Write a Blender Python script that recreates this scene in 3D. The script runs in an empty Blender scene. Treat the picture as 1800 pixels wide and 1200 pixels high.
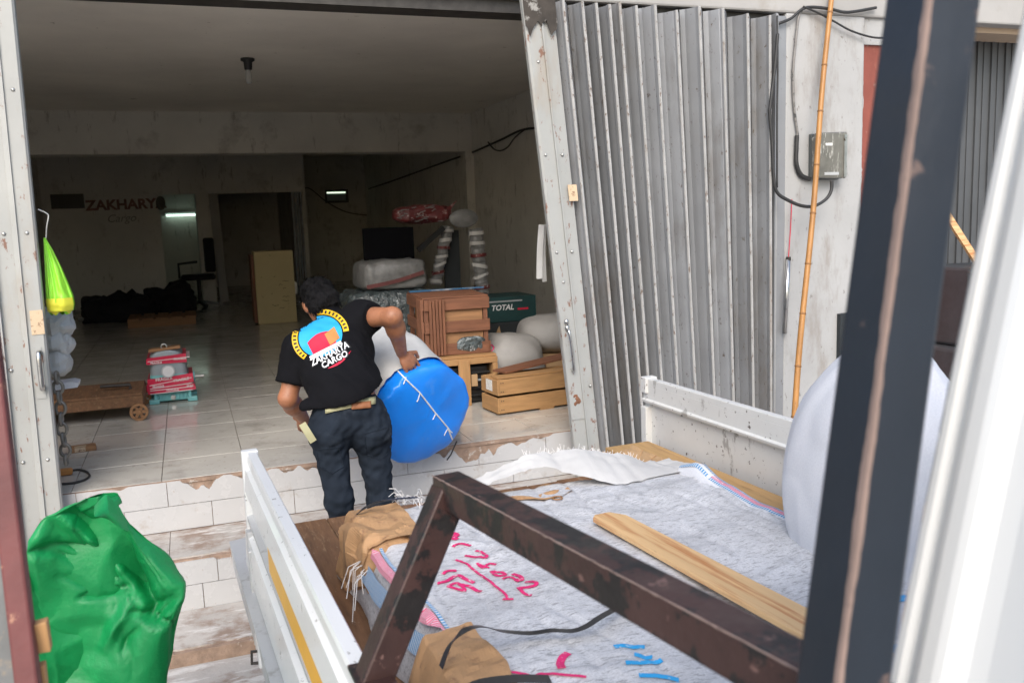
import bpy, bmesh, math, random
import numpy as np
from mathutils import Vector, Matrix, noise as mnoise
from mathutils.bvhtree import BVHTree
R = math.radians
random.seed(7)
scene = bpy.context.scene
COL = scene.collection

# ------------------------------------------------------------------ camera, sky, sun, exposure
CAMH = 1.22
FPX = 1550.0
YAW, PITCH, ROLL = R(20.0), R(8.08), R(2.0)
fw = Vector((math.sin(YAW)*math.cos(PITCH), math.cos(YAW)*math.cos(PITCH), -math.sin(PITCH)))
r0 = Vector((math.cos(YAW), -math.sin(YAW), 0)); u0 = r0.cross(fw)
CR = r0*math.cos(ROLL) - u0*math.sin(ROLL); CU = u0*math.cos(ROLL) + r0*math.sin(ROLL)
CP = Vector((0, 0, CAMH))
cd = bpy.data.cameras.new('camera'); cam = bpy.data.objects.new('camera', cd); COL.objects.link(cam)
cam.matrix_world = Matrix(((CR.x, CU.x, -fw.x, CP.x), (CR.y, CU.y, -fw.y, CP.y), (CR.z, CU.z, -fw.z, CP.z), (0, 0, 0, 1)))
cd.sensor_width = 36; cd.lens = FPX/1800*36; cd.clip_start = 0.05; cd.clip_end = 300
cd.dof.use_dof = True; cd.dof.focus_distance = 3.9; cd.dof.aperture_fstop = 6.3
scene.camera = cam
w = bpy.data.worlds.new('World'); scene.world = w; w.use_nodes = True
nt = w.node_tree; bg = nt.nodes['Background']
sky = nt.nodes.new('ShaderNodeTexSky'); sky.sky_type = 'NISHITA'; sky.sun_disc = False
SUN_EL, SUN_AZ = R(40), R(205)          # azimuth measured clockwise from +Y
sky.sun_elevation = SUN_EL; sky.sun_rotation = SUN_AZ
sky.air_density = 1.2; sky.dust_density = 3.0; sky.ozone_density = 1.5
nt.links.new(sky.outputs[0], bg.inputs[0]); bg.inputs[1].default_value = 0.15
sd = bpy.data.lights.new('sun', 'SUN'); sd.energy = 1.25; sd.angle = R(35); sd.color = (1, .99, .98)
sun = bpy.data.objects.new('sun', sd); COL.objects.link(sun)
sdir = Vector((math.sin(SUN_AZ)*math.cos(SUN_EL), math.cos(SUN_AZ)*math.cos(SUN_EL), math.sin(SUN_EL)))
sun.rotation_euler = sdir.to_track_quat('Z', 'Y').to_euler(); sun.location = (0, -4, 8)
vs = scene.view_settings; vs.view_transform = 'Standard'; vs.look = 'None'; vs.gamma = 1; vs.exposure = 0.78
vs.use_curve_mapping = False
scene.render.engine = 'CYCLES'; cy = scene.cycles; cy.max_bounces = 8; cy.diffuse_bounces = 6; cy.glossy_bounces = 3; cy.transmission_bounces = 4; cy.caustics_reflective = False; cy.caustics_refractive = False

# ------------------------------------------------------------------ point finders (a photo pixel on a real plane)
def ray(u, v): return fw + CR*((u-900)/FPX) - CU*((v-600)/FPX)
def on(u, v, ax, val):
    d = ray(u, v); return CP + d*((val-CP[ax])/d[ax])
def PX(u, v, x): return on(u, v, 0, x)
def PY(u, v, y): return on(u, v, 1, y)
def PZ(u, v, z): return on(u, v, 2, z)
def PD(u, v, t): return CP + ray(u, v)*t
TA = R(2.5)                              # yaw of the parked truck
def tw(x, y, z): return Vector((x*math.cos(TA)-y*math.sin(TA), x*math.sin(TA)+y*math.cos(TA), z))
def wt(p): return Vector((p.x*math.cos(TA)+p.y*math.sin(TA), -p.x*math.sin(TA)+p.y*math.cos(TA), p.z))

# ------------------------------------------------------------------ materials
MATS = {}
def mat(name, col, rough=.6, metal=0., var=.12, vs=5., dirt=None, dirt2=None, bump=None, stretch=(1, 1, 1), coord='pos', spec=.5,
        rvar=.0, trans=0., emit=None, sss=0., coat=0., weave=None, bands=None):
    if name in MATS: return MATS[name]
    m = bpy.data.materials.new(name); m.use_nodes = True; MATS[name] = m
    t = m.node_tree; N = t.nodes; L = t.links; b = N['Principled BSDF']
    def n(ty, **k):
        o = N.new(ty)
        for a, v in k.items(): setattr(o, a, v)
        return o
    if coord == 'pos':
        src = n('ShaderNodeNewGeometry').outputs['Position']
    else:
        tc = n('ShaderNodeTexCoord').outputs['Object']; oi = n('ShaderNodeObjectInfo')
        mu = n('ShaderNodeMath', operation='MULTIPLY'); L.new(oi.outputs['Random'], mu.inputs[0]); mu.inputs[1].default_value = 37
        ad = n('ShaderNodeVectorMath', operation='ADD'); L.new(tc, ad.inputs[0]); L.new(mu.outputs[0], ad.inputs[1]); src = ad.outputs[0]
    mp = n('ShaderNodeMapping'); L.new(src, mp.inputs[0]); mp.inputs['Scale'].default_value = stretch
    def noise(scale, detail=5, ro=.6, off=0, s=None):
        o = n('ShaderNodeTexNoise'); o.inputs['Scale'].default_value = scale; o.inputs['Detail'].default_value = detail
        o.inputs['Roughness'].default_value = ro
        q = n('ShaderNodeVectorMath', operation='ADD'); L.new(s or mp.outputs[0], q.inputs[0]); q.inputs[1].default_value = (off, off*1.7, off*.6)
        L.new(q.outputs[0], o.inputs['Vector']); return o.outputs['Fac']
    def ramp(f, a, c):
        o = n('ShaderNodeMapRange'); L.new(f, o.inputs[0]); o.inputs[1].default_value = a; o.inputs[2].default_value = c; return o.outputs[0]
    def mix(f, a, c, mode='MIX'):
        o = n('ShaderNodeMix', data_type='RGBA', blend_type=mode)
        if isinstance(f, float): o.inputs[0].default_value = f
        else: L.new(f, o.inputs[0])
        for s_, v in ((6, a), (7, c)):
            if isinstance(v, tuple): o.inputs[s_].default_value = (*v[:3], 1)
            else: L.new(v, o.inputs[s_])
        return o.outputs[2]
    lo = tuple(c*(1-var) for c in col); hi = tuple(min(1, c*(1+var)) for c in col)
    cc = mix(ramp(noise(vs), .3, .7), lo, hi)
    dm = None
    for i, d in enumerate((dirt, dirt2)):
        if d:
            dc, th, sc = d[:3]; th -= .035; st = d[3] if len(d) > 3 else None; amt = d[4] if len(d) > 4 else 1.
            s = None
            if st:
                mp2 = n('ShaderNodeMapping'); L.new(src, mp2.inputs[0]); mp2.inputs['Scale'].default_value = st; s = mp2.outputs[0]
            f = ramp(noise(sc, 8, .68, 3.3+5*i, s), th, th+(d[5] if len(d) > 5 else .08))
            g = n('ShaderNodeMath', operation='MULTIPLY'); L.new(f, g.inputs[0]); g.inputs[1].default_value = amt
            cc = mix(g.outputs[0], cc, dc); dm = g.outputs[0]
    if weave:
        wv = n('ShaderNodeTexNoise'); wv.inputs['Scale'].default_value = weave[0]; wv.inputs['Detail'].default_value = 2
        L.new(mp.outputs[0], wv.inputs['Vector'])
        cc = mix(ramp(wv.outputs['Fac'], .5-weave[1], .5+weave[1]), cc, weave[2], 'MULTIPLY')
    if bands:
        wvt = n('ShaderNodeTexWave', bands_direction='Y'); wvt.inputs['Scale'].default_value = bands[0]; wvt.inputs['Distortion'].default_value = .6; L.new(src, wvt.inputs['Vector'])
        cc = mix(ramp(wvt.outputs['Fac'], .35, .65), cc, bands[1])
    L.new(cc, b.inputs['Base Color'])
    b.inputs['Roughness'].default_value = rough; b.inputs['Metallic'].default_value = metal
    b.inputs['Specular IOR Level'].default_value = spec
    if rvar: 
        o = n('ShaderNodeMapRange'); L.new(noise(vs*2.3, 6, .6, 9), o.inputs[0]); o.inputs[1].default_value = .3; o.inputs[2].default_value = .7
        o.inputs[3].default_value = max(.03, rough-rvar); o.inputs[4].default_value = min(1, rough+rvar); L.new(o.outputs[0], b.inputs['Roughness'])
    if trans: b.inputs['Transmission Weight'].default_value = trans
    if coat: b.inputs['Coat Weight'].default_value = coat
    if emit: b.inputs['Emission Color'].default_value = (*emit[0], 1); b.inputs['Emission Strength'].default_value = emit[1]
    if sss: b.inputs['Subsurface Weight'].default_value = sss; b.inputs['Subsurface Radius'].default_value = (.02, .008, .004)
    if bump:
        bp = n('ShaderNodeBump'); bp.inputs['Strength'].default_value = bump[0]; bp.inputs['Distance'].default_value = bump[2] if len(bump) > 2 else .01
        L.new(noise(bump[1], 6, .6, 1.1), bp.inputs['Height']); L.new(bp.outputs[0], b.inputs['Normal'])
    return m

mat('wall_paint', (.76, .74, .69), .85, var=.1, vs=1.2, dirt=((.22, .19, .15), .6, 2.2, None, .7, .2), dirt2=((.3, .27, .22), .62, 9, (1, 1, .25), .6), bump=(.15, 40))
mat('ceiling_paint', (.86, .82, .755), .85, var=.1, vs=.8, dirt=((.25, .21, .16), .70, 3.2, None, .7, .10), dirt2=((.2, .16, .12), .70, 14, None, .8, .04), bump=(.1, 30))
mat('pillar_paint', (.40, .40, .395), .8, var=.08, vs=2, dirt=((.27, .245, .22), .565, 6, (1, 1, .3), .75, .14), dirt2=((.15, .13, .11), .655, 30, (1, 1, .5), .8, .06), bump=(.25, 35))
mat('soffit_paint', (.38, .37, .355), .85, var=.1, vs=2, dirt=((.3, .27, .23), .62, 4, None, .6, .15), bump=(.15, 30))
mat('beige_paint', (.55, .42, .30), .8, var=.1, vs=3, bump=(.1, 30))
mat('red_paint', (.25, .07, .05), .75, var=.15, vs=6, dirt=((.55, .5, .44), .66, 12, None, .9), dirt2=((.5, .25, .18), .6, 5, None, .5), bump=(.2, 40))
mat('letter_red', (.27, .14, .12), .7, var=.35, vs=9); mat('letter_script', (.34, .32, .29), .7); mat('letter_dark', (.12, .11, .10), .7)
mat('floor_tile', (.55, .525, .475), .12, var=.1, vs=2.2, dirt=((.23, .2, .17), .56, 4, None, .6, .2), dirt2=((.2, .17, .14), .64, 30, None, .6), rvar=.06, spec=.6)
mat('grout', (.25, .215, .185), .9, bump=(.2, 60))
mat('white_tile', (.48, .477, .475), .25, var=.05, vs=4, dirt=((.33, .27, .22), .60, 6, None, .7, .12), dirt2=((.3, .22, .17), .68, 34, None, .9), rvar=.1)
mat('tread_tile', (.45, .42, .385), .6, var=.14, vs=5, dirt=((.24, .16, .115), .49, 5, None, .85, .14), dirt2=((.68, .66, .63), .56, 9, (.5, 2, 1), .8, .1), bump=(.25, 40))
mat('mortar', (.30, .21, .155), .95, var=.25, vs=16, dirt=((.5, .45, .4), .62, 18), bump=(.7, 45, .01))
mat('concrete', (.42, .395, .37), .85, var=.15, vs=3, dirt=((.22, .15, .11), .555, 4, None, .8, .12), dirt2=((.62, .61, .59), .56, 9, (.5, 2, 1), .8), bump=(.4, 30))
mat('street_concrete', (.46, .44, .41), .9, var=.15, vs=2, dirt=((.25, .22, .19), .58, 3, None, .7, .15), bump=(.3, 60))
mat('shutter_grey', (.29, .298, .31), .42, metal=.25, var=.09, vs=3, dirt=((.24, .22, .19), .58, 3, (1, 1, .35), .7, .16), dirt2=((.10, .07, .05), .67, 42, (1, 1, .6), .9), rvar=.1, bump=(.06, 20))
for nm_, k_ in (('shutter_grey_b', 1.0), ('shutter_grey_c', 1.36)):
    mat(nm_, (.25*k_, .258*k_, .27*k_), .42, metal=.25, var=.12, vs=3, dirt=((.17, .15, .13), .54, 3, (1, 1, .3), .75, .16), dirt2=((.10, .07, .05), .64, 42, (1, 1, .6), .9), rvar=.1, bump=(.06, 20))
mat('shutter_rim', (.42, .415, .40), .5, metal=.15, var=.15, vs=8, dirt=((.17, .12, .09), .6, 55, (1, 1, .5), .95), dirt2=((.3, .26, .22), .6, 5, (1, 1, .4), .6))
mat('stile_paint', (.37, .375, .36), .5, metal=.1, var=.08, vs=3, dirt=((.34, .3, .25), .57, 5, (1, 1, .3), .7, .15), dirt2=((.20, .09, .055), .625, 24, (1, 1, .45), .9, .05), rvar=.1, bump=(.08, 25))
mat('soot', (.05, .042, .035), .85, var=.4, vs=12, dirt=((.3, .29, .27), .62, 14))
mat('dark_steel', (.06, .055, .05), .5, metal=.6, var=.3, vs=14)
mat('bright_steel', (.55, .55, .54), .28, metal=1., var=.15, vs=20, dirt=((.15, .1, .07), .62, 40))
mat('rivet', (.5, .5, .48), .35, metal=.7)
mat('rust', (.2, .09, .05), .85, var=.3, vs=30)
mat('cable_black', (.03, .03, .03), .5, var=.2, vs=20); mat('cable_grey', (.22, .21, .2), .5, var=.2, vs=20, dirt=((.06, .06, .06), .55, 20))
mat('string_red', (.55, .03, .06), .7); mat('string_white', (.75, .75, .72), .7)
mat('bamboo', (.40, .19, .055), .42, var=.25, vs=7, stretch=(3, 3, .5), dirt=((.13, .07, .03), .64, 26, (2, 2, 1), .8))
mat('bamboo_node', (.27, .13, .045), .6)
mat('meter_case', (.14, .137, .12), .3, var=.2, vs=12, dirt=((.5, .49, .45), .6, 16, (3, 3, .6)), coat=.4)
mat('meter_back', (.09, .1, .1), .5)
mat('white_label', (.75, .75, .72), .6, dirt=((.15, .15, .15), .58, 120, (1, 1, 3)))
mat('paper_tan', (.55, .42, .28), .75, dirt=((.2, .1, .06), .6, 40))
mat('bulb_glass', (.85, .85, .8), .15, trans=.5); mat('black_plastic', (.018, .018, .018), .4, var=.3, vs=10)
mat('lime_plastic', (.30, .72, .05), .32, var=.15, vs=10, stretch=(3, 3, .6), sss=.25, spec=.5); mat('lime_yellow', (.72, .72, .06), .4, sss=.2)
mat('green_tarp', (.004, .265, .072), .45, var=.16, vs=5, dirt=((.02, .45, .13), .6, 8, None, .6, .15), bump=(.35, 26, .012), spec=.5)
mat('blue_plastic', (.01, .235, .86), .33, var=.07, vs=4, dirt=((.09, .28, .75), .62, 7, None, .5, .1), bump=(.22, 9, .02))
mat('silver_sheet', (.58, .58, .57), .45, metal=.1, var=.12, vs=8, bump=(.3, 16, .01))
mat('sack_white', (.70, .71, .74), .6, var=.05, vs=4, weave=(260, .25, (.86, .86, .88)), bump=(.25, 300, .002))
mat('sack_dirty', (.64, .645, .66), .5, var=.06, vs=4, dirt=((.30, .30, .31), .505, 3.0, (1, 1.5, 1), .62, .25), dirt2=((.17, .17, .175), .57, 85, (.45, 2.0, 1), .62, .06), bump=(.35, 130, .003), weave=(240, .16, (.78, .78, .79)))
mat('sack_inside', (.54, .53, .51), .75, var=.1, vs=6, bump=(.3, 120, .003))
mat('stripe_blue', (.05, .24, .48), .6, var=.1, vs=40, bands=(30, (.55, .6, .66))); mat('stripe_pink', (.66, .06, .15), .6, var=.1, vs=40, bands=(42, (.66, .5, .55)))
mat('marker_pink', (.66, .02, .15), .55, var=.12, vs=30, dirt=((.7, .6, .63), .62, 90)); mat('marker_blue', (.02, .33, .68), .55, var=.12, vs=20, dirt=((.6, .68, .72), .62, 90))
mat('fibre_white', (.78, .76, .74), .6)
mat('kraft', (.43, .25, .12), .7, var=.14, vs=9, dirt=((.26, .14, .07), .6, 14), bump=(.5, 22, .01))
mat('cardboard', (.42, .27, .14), .8, var=.1, vs=5, dirt=((.28, .16, .08), .6, 8), bump=(.1, 30))
mat('cardboard_pale', (.55, .45, .24), .75, var=.06, vs=3, dirt=((.2, .17, .08), .685, 17, (1, 1, 2), .9, .03))
mat('strap_black', (.025, .025, .026), .35, spec=.6)
mat('wood_bed', (.17, .085, .04), .75, var=.3, vs=9, stretch=(6, .7, 6), dirt=((.32, .2, .11), .6, 12, (4, .6, 4), .7), dirt2=((.5, .45, .4), .7, 24, None, .8, .02), bump=(.35, 22, .01))
mat('wood_ply', (.42, .26, .11), .65, var=.14, vs=6, stretch=(7, .6, 6), dirt=((.25, .14, .06), .6, 8, (5, .5, 3), .7), bump=(.15, 25))
mat('wood_lath', (.66, .43, .21), .55, var=.1, vs=4, coord='obj', stretch=(.6, 9, 9), dirt=((.42, .15, .04), .51, 4, (.5, 10, 10), .85, .14), dirt2=((.3, .16, .08), .7, 14, (1.4, 5, 5), .8), bump=(.12, 30))
for ax, st in (('x', (.6, 9, 9)), ('y', (9, .6, 9)), ('z', (9, 9, .6))):
    d2 = tuple(.9*s for s in st)
    mat('wood_'+ax, (.30, .155, .07), .7, var=.22, vs=5, coord='obj', stretch=st, dirt=((.2, .09, .04), .6, 6, d2, .75, .15), bump=(.2, 20))
    mat('pine_'+ax, (.40, .225, .095), .65, var=.16, vs=5, coord='obj', stretch=st, dirt=((.33, .16, .06), .6, 6, d2, .7, .15), bump=(.15, 22))
    mat('redwood_'+ax, (.19, .078, .04), .7, var=.25, vs=5, coord='obj', stretch=st, dirt=((.12, .045, .025), .58, 6, d2, .75, .15), bump=(.2, 20))
mat('truck_white', (.70, .71, .71), .35, var=.03, vs=3, dirt=((.42, .42, .41), .66, 5, None, .5, .1), dirt2=((.12, .11, .1), .665, 42, None, .9, .03), rvar=.08, coat=.3)
mat('truck_worn', (.62, .62, .60), .5, var=.06, vs=4, dirt=((.30, .29, .27), .64, 12, (1, 1, .4), .85, .04), dirt2=((.09, .07, .06), .655, 40, None, .95, .02), rvar=.1, bump=(.1, 20))
mat('truck_grey', (.50, .51, .52), .4, metal=.2, var=.08, vs=4, dirt=((.25, .24, .23), .6, 9, None, .7, .1))
mat('truck_yellow', (.80, .40, .012), .4, var=.06, vs=6); mat('rubber', (.025, .025, .026), .8, var=.3, vs=20, bump=(.3, 60))
mat('frame_brown', (.05, .025, .022), .45, metal=.2, var=.25, vs=8, dirt=((.013, .012, .012), .54, 14, (1, 1, 1), .95, .03), dirt2=((.20, .115, .10), .66, 18, None, .8, .03), bump=(.15, 40), rvar=.12)
mat('post_navy', (.010, .016, .026), .38, metal=.1, var=.18, vs=6, dirt=((.16, .11, .095), .645, 14, None, .8, .05), bump=(.08, 30), rvar=.1)
mat('worn_primer', (.23, .165, .14), .55, var=.2, vs=14, dirt=((.12, .08, .07), .64, 26))
mat('cab_white', (.60, .615, .62), .25, var=.01, vs=2, coat=.6)
mat('glass_dark', (.03, .04, .045), .05, coat=.5)
mat('galv_dark', (.13, .135, .135), .55, metal=.3, var=.3, vs=7, dirt=((.3, .22, .14), .6, 9), rvar=.1)
mat('red_rail', (.13, .036, .034), .6, var=.2, vs=12, dirt=((.42, .22, .14), .64, 24), bump=(.15, 40)); mat('galv', (.27, .29, .3), .5, metal=.4, var=.25, vs=6, dirt=((.4, .28, .17), .62, 8), rvar=.1)
mat('teal_paint', (.20, .52, .52), .4, var=.08, vs=8); mat('tape_red', (.60, .012, .06), .3, var=.12, vs=12, coat=.4); mat('tape_white', (.78, .68, .68), .4); mat('motor_grey', (.33, .38, .41), .4, metal=.3)
mat('film_grey', (.20, .20, .195), .35, var=.3, vs=12, bump=(.5, 20, .01))
mat('neighbour_grey', (.085, .09, .095), .5, var=.12, vs=3)
mat('carton_black', (.05, .053, .058), .45, var=.2, vs=8, bump=(.3, 14, .01))
mat('chain_steel', (.22, .21, .19), .5, metal=.6, var=.25, vs=30)
mat('tape_dull', (.13, .02, .02), .45, var=.3, vs=20, dirt=((.45, .38, .36), .6, 30))
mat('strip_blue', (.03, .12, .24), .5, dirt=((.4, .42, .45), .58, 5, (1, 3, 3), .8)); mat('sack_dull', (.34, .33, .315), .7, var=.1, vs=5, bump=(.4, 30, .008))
mat('screen_black', (.004, .004, .005), .7, spec=.05)
mat('clear_wrap', (.07, .09, .095), .14, var=.6, vs=18, dirt=((.5, .53, .55), .64, 22, (2, 2, .5), .9, .04), bump=(1., 16, .02), spec=.9); mat('teal_box', (.012, .05, .05), .55, var=.2, vs=6); mat('dark_box', (.02, .025, .028), .6, var=.2, vs=6)  # clear_wrap: pale vertical streaks are film glints painted into the colour
mat('dark_cloth', (.012, .012, .015), .9, var=.3, vs=8, bump=(.4, 20)); mat('plastic_grey', (.42, .43, .43), .5, var=.1, vs=10)
mat('skin', (.33, .14, .072), .5, var=.2, vs=11, dirt=((.24, .09, .045), .56, 30, None, .5), sss=.12, bump=(.08, 90, .002)); mat('hair', (.006, .0055, .006), .75, var=.4, vs=60, bump=(.8, 130, .01), spec=.15)
mat('tee_black', (.006, .006, .0075), .9, var=.2, vs=6, bump=(.15, 200, .002), spec=.12); mat('denim', (.017, .023, .033), .9, var=.3, vs=12, dirt=((.05, .06, .075), .6, 7, None, .7, .15), bump=(.25, 160, .002), spec=.12)
mat('belt_khaki', (.40, .38, .22), .7, bump=(.2, 160, .002)); mat('leather', (.3, .12, .05), .6, var=.15, vs=20)
mat('print_blue', (.02, .36, .72), .6); mat('print_yellow', (.75, .46, .02), .6); mat('print_red', (.62, .015, .05), .6); mat('print_white', (.78, .78, .78), .6); mat('print_tan', (.5, .22, .06), .6); mat('print_dark', (.02, .02, .02), .7)
mat('tube_lamp', (.8, .9, .85), .4, emit=((.72, 1., .84), 1.3)); mat('vent_glow', (.8, .9, .8), .5, emit=((.8, 1., .75), .8))
mat('shoe', (.02, .02, .02), .5)

# ------------------------------------------------------------------ mesh helpers
def vnoise(p, s=1., seed=0.): return mnoise.noise(Vector((p[0]*s+seed, p[1]*s+seed*1.3, p[2]*s-seed*.7)))
ORG = {}
class MB:
    def __init__(s): s.v = []; s.f = []
    def add(s, vs_, fs, M=None):
        o = len(s.v)
        for p in vs_:
            p = Vector(p); s.v.append(M @ p if M else p)
        s.f += [tuple(i+o for i in f) for f in fs]; return s
    def box(s, x0, x1, y0, y1, z0, z1, M=None):
        return s.add([(x0, y0, z0), (x1, y0, z0), (x1, y1, z0), (x0, y1, z0), (x0, y0, z1), (x1, y0, z1), (x1, y1, z1), (x0, y1, z1)],
                     [(0, 3, 2, 1), (4, 5, 6, 7), (0, 1, 5, 4), (1, 2, 6, 5), (2, 3, 7, 6), (3, 0, 4, 7)], M)
    def bar(s, a, b, w_, h_, up=(0, 0, 1)):
        a = Vector(a); b = Vector(b); d = (b-a); l = d.length; d.normalize(); x = d.cross(Vector(up)).normalized(); z = x.cross(d)
        M = Matrix(((x.x, d.x, z.x, a.x), (x.y, d.y, z.y, a.y), (x.z, d.z, z.z, a.z), (0, 0, 0, 1)))
        return s.box(-w_/2, w_/2, 0, l, -h_/2, h_/2, M)
    def tube(s, pts, r, n=8, caps=True, smooth=0):
        P = [Vector(p) for p in pts]
        if smooth: P = spline(P, smooth)
        rr = r if isinstance(r, (list, tuple)) else None
        o = len(s.v); prev = None
        for i, p in enumerate(P):
            d = (P[min(i+1, len(P)-1)]-P[max(i-1, 0)]).normalized()
            if prev is None: x = d.orthogonal().normalized()
            else: x = (prev-d*prev.dot(d)).normalized()
            prev = x; y = d.cross(x)
            ri = r if rr is None else rr[min(len(rr)-1, int(round(i*(len(rr)-1)/max(1, len(P)-1))))]
            for k in range(n):
                a = 2*math.pi*k/n; s.v.append(p+x*math.cos(a)*ri+y*math.sin(a)*ri)
        for i in range(len(P)-1):
            for k in range(n):
                s.f.append((o+i*n+k, o+i*n+(k+1) % n, o+(i+1)*n+(k+1) % n, o+(i+1)*n+k))
        if caps:
            s.f.append(tuple(o+k for k in reversed(range(n)))); e = o+(len(P)-1)*n; s.f.append(tuple(e+k for k in range(n)))
        return s
    def cyl(s, a, b, r, n=16, r2=None): return s.tube([a, b], [r, r if r2 is None else r2], n)
    def lathe(s, prof, n=20, M=None):
        o = len(s.v); m = len(prof)
        for k in range(n):
            a = 2*math.pi*k/n
            for r_, z in prof:
                p = Vector((r_*math.cos(a), r_*math.sin(a), z)); s.v.append(M @ p if M else p)
        for k in range(n):
            for i in range(m-1):
                s.f.append((o+k*m+i, o+((k+1) % n)*m+i, o+((k+1) % n)*m+i+1, o+k*m+i+1))
        return s
    def prism(s, poly, fn0, fn1):
        n = len(poly); o = len(s.v)
        s.v += [Vector(fn0(p)) for p in poly]+[Vector(fn1(p)) for p in poly]
        s.f.append(tuple(o+i for i in range(n))); s.f.append(tuple(o+n+i for i in reversed(range(n))))
        for i in range(n): s.f.append((o+(i+1) % n, o+i, o+n+i, o+n+(i+1) % n))
        return s
    def grid(s, fn, nu, nv, cu=False, cv=False):
        o = len(s.v)
        for j in range(nv):
            for i in range(nu): s.v.append(Vector(fn(i/(nu if cu else nu-1), j/(nv if cv else nv-1))))
        for j in range(nv if cv else nv-1):
            for i in range(nu if cu else nu-1):
                a = o+j*nu+i; b = o+j*nu+(i+1) % nu; c = o+((j+1) % nv)*nu+(i+1) % nu; d = o+((j+1) % nv)*nu+i
                s.f.append((a, b, c, d))
        return s
    def ribbon(s, pts, width, thick=.002, side=None, smooth=6):
        P = spline([Vector(p) for p in pts], smooth) if smooth else [Vector(p) for p in pts]; o = len(s.v)
        for i, p in enumerate(P):
            d = (P[min(i+1, len(P)-1)]-P[max(i-1, 0)]).normalized(); sd_ = Vector(side) if side is not None else d.cross(Vector((0, 0, 1)))
            sd_ = (sd_-d*sd_.dot(d)).normalized(); nn = sd_.cross(d).normalized()
            wd = width if not isinstance(width, (list, tuple)) else width[0]+(width[1]-width[0])*i/(len(P)-1)
            for a, b in ((-1, -1), (1, -1), (1, 1), (-1, 1)): s.v.append(p+sd_*a*wd/2+nn*b*thick/2)
        for i in range(len(P)-1):
            for k in range(4): s.f.append((o+i*4+k, o+i*4+(k+1) % 4, o+(i+1)*4+(k+1) % 4, o+(i+1)*4+k))
        s.f.append((o, o+3, o+2, o+1)); e = o+(len(P)-1)*4; s.f.append((e, e+1, e+2, e+3)); return s
    def build(s, name, m, parent=None, origin=None, rot=0., smooth=False, bevel=0., truck=False, kind=None, label=None):
        if parent is not None: origin = ORG[parent.name]
        if origin is None: origin = (0, 0, 0)
        o3 = Vector(origin); me = bpy.data.meshes.new(name)
        me.from_pydata([tuple(Vector(p)-o3) for p in s.v], [], s.f); me.update()
        bm = bmesh.new(); bm.from_mesh(me); bmesh.ops.recalc_face_normals(bm, faces=bm.faces); bm.to_mesh(me); bm.free()
        me.materials.append(MATS[m])
        if smooth: me.polygons.foreach_set('use_smooth', [True]*len(me.polygons))
        ob = bpy.data.objects.new(name, me); COL.objects.link(ob)
        if parent is not None: ob.parent = parent
        else:
            ob.location = tw(*origin) if truck else o3; ob.rotation_euler = (0, 0, TA if truck else rot); ORG[ob.name] = tuple(origin)
        if parent is not None: ORG[ob.name] = tuple(origin)
        if bevel:
            b = ob.modifiers.new('bevel', 'BEVEL'); b.width = bevel; b.segments = 2; b.limit_method = 'ANGLE'; b.angle_limit = R(40)
        if kind: ob['kind'] = kind
        if label: ob['label'] = label
        return ob
def spline(P, k):
    if len(P) < 3: return [P[0].lerp(P[-1], i/k) for i in range(k+1)]
    out = []
    for i in range(len(P)-1):
        a = P[max(i-1, 0)]; b = P[i]; c = P[i+1]; d = P[min(i+2, len(P)-1)]
        for j in range(k):
            t = j/k; out.append(.5*((2*b)+(c-a)*t+(2*a-5*b+4*c-d)*t*t+(3*b-a-3*c+d)*t**3))
    out.append(P[-1]); return out
def tag(o, label, cat, group=None):
    o['label'] = label; o['category'] = cat
    if group: o['group'] = group
    return o
def thing(name, label, cat, origin, group=None, truck=False):
    o = bpy.data.objects.new(name, None); COL.objects.link(o); o.empty_display_size = .1
    o.location = tw(*origin) if truck else Vector(origin)
    if truck: o.rotation_euler = (0, 0, TA)
    ORG[o.name] = tuple(origin); return tag(o, label, cat, group)
def text_geo(s, size, M, align='CENTER', shear=0., extrude=.0006, bold=0.):
    cu = bpy.data.curves.new('txt', 'FONT'); cu.body = s; cu.size = size; cu.align_x = align; cu.align_y = 'CENTER'; cu.extrude = extrude; cu.shear = shear; cu.offset = bold; cu.resolution_u = 3
    ob = bpy.data.objects.new('txt', cu); COL.objects.link(ob); dg = bpy.context.evaluated_depsgraph_get(); dg.update()
    me = ob.evaluated_get(dg).to_mesh(); vs_ = [M @ v.co for v in me.vertices]; fs = [tuple(p.vertices) for p in me.polygons]
    bpy.data.objects.remove(ob); bpy.data.curves.remove(cu); return vs_, fs
def frameM(o, x, y):
    x = Vector(x).normalized(); y = Vector(y); y = (y-x*y.dot(x)).normalized(); z = x.cross(y)
    return Matrix(((x.x, y.x, z.x, o[0]), (x.y, y.y, z.y, o[1]), (x.z, y.z, z.z, o[2]), (0, 0, 0, 1)))
def sgnpow(c, e): return math.copysign(abs(c)**e, c)
def superblob(mb, c, r, ex=.6, ez=.6, amp=.02, sc=4., seed=0., nu=40, nv=24, M=None, fn=None, flat=None):
    def f(i, j):
        a = 2*math.pi*i; b = math.pi*(j-.5)*.998
        p = Vector((sgnpow(math.cos(b), ez)*sgnpow(math.cos(a), ex), sgnpow(math.cos(b), ez)*sgnpow(math.sin(a), ex), sgnpow(math.sin(b), ez)))
        q = Vector((p.x*r[0], p.y*r[1], p.z*r[2]))
        d = vnoise(q, sc, seed)*.7+vnoise(q, sc*2.3, seed+5)*.35+(.5-abs(vnoise(q, sc*1.4, seed+9)))*.5
        q += p.normalized()*d*amp
        if fn: q = fn(q)
        if M: q = M @ q
        q = q+Vector(c)
        if flat is not None and q.z < flat: q.z = flat
        return q
    return mb.grid(f, nu, nv, cu=True)

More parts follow.
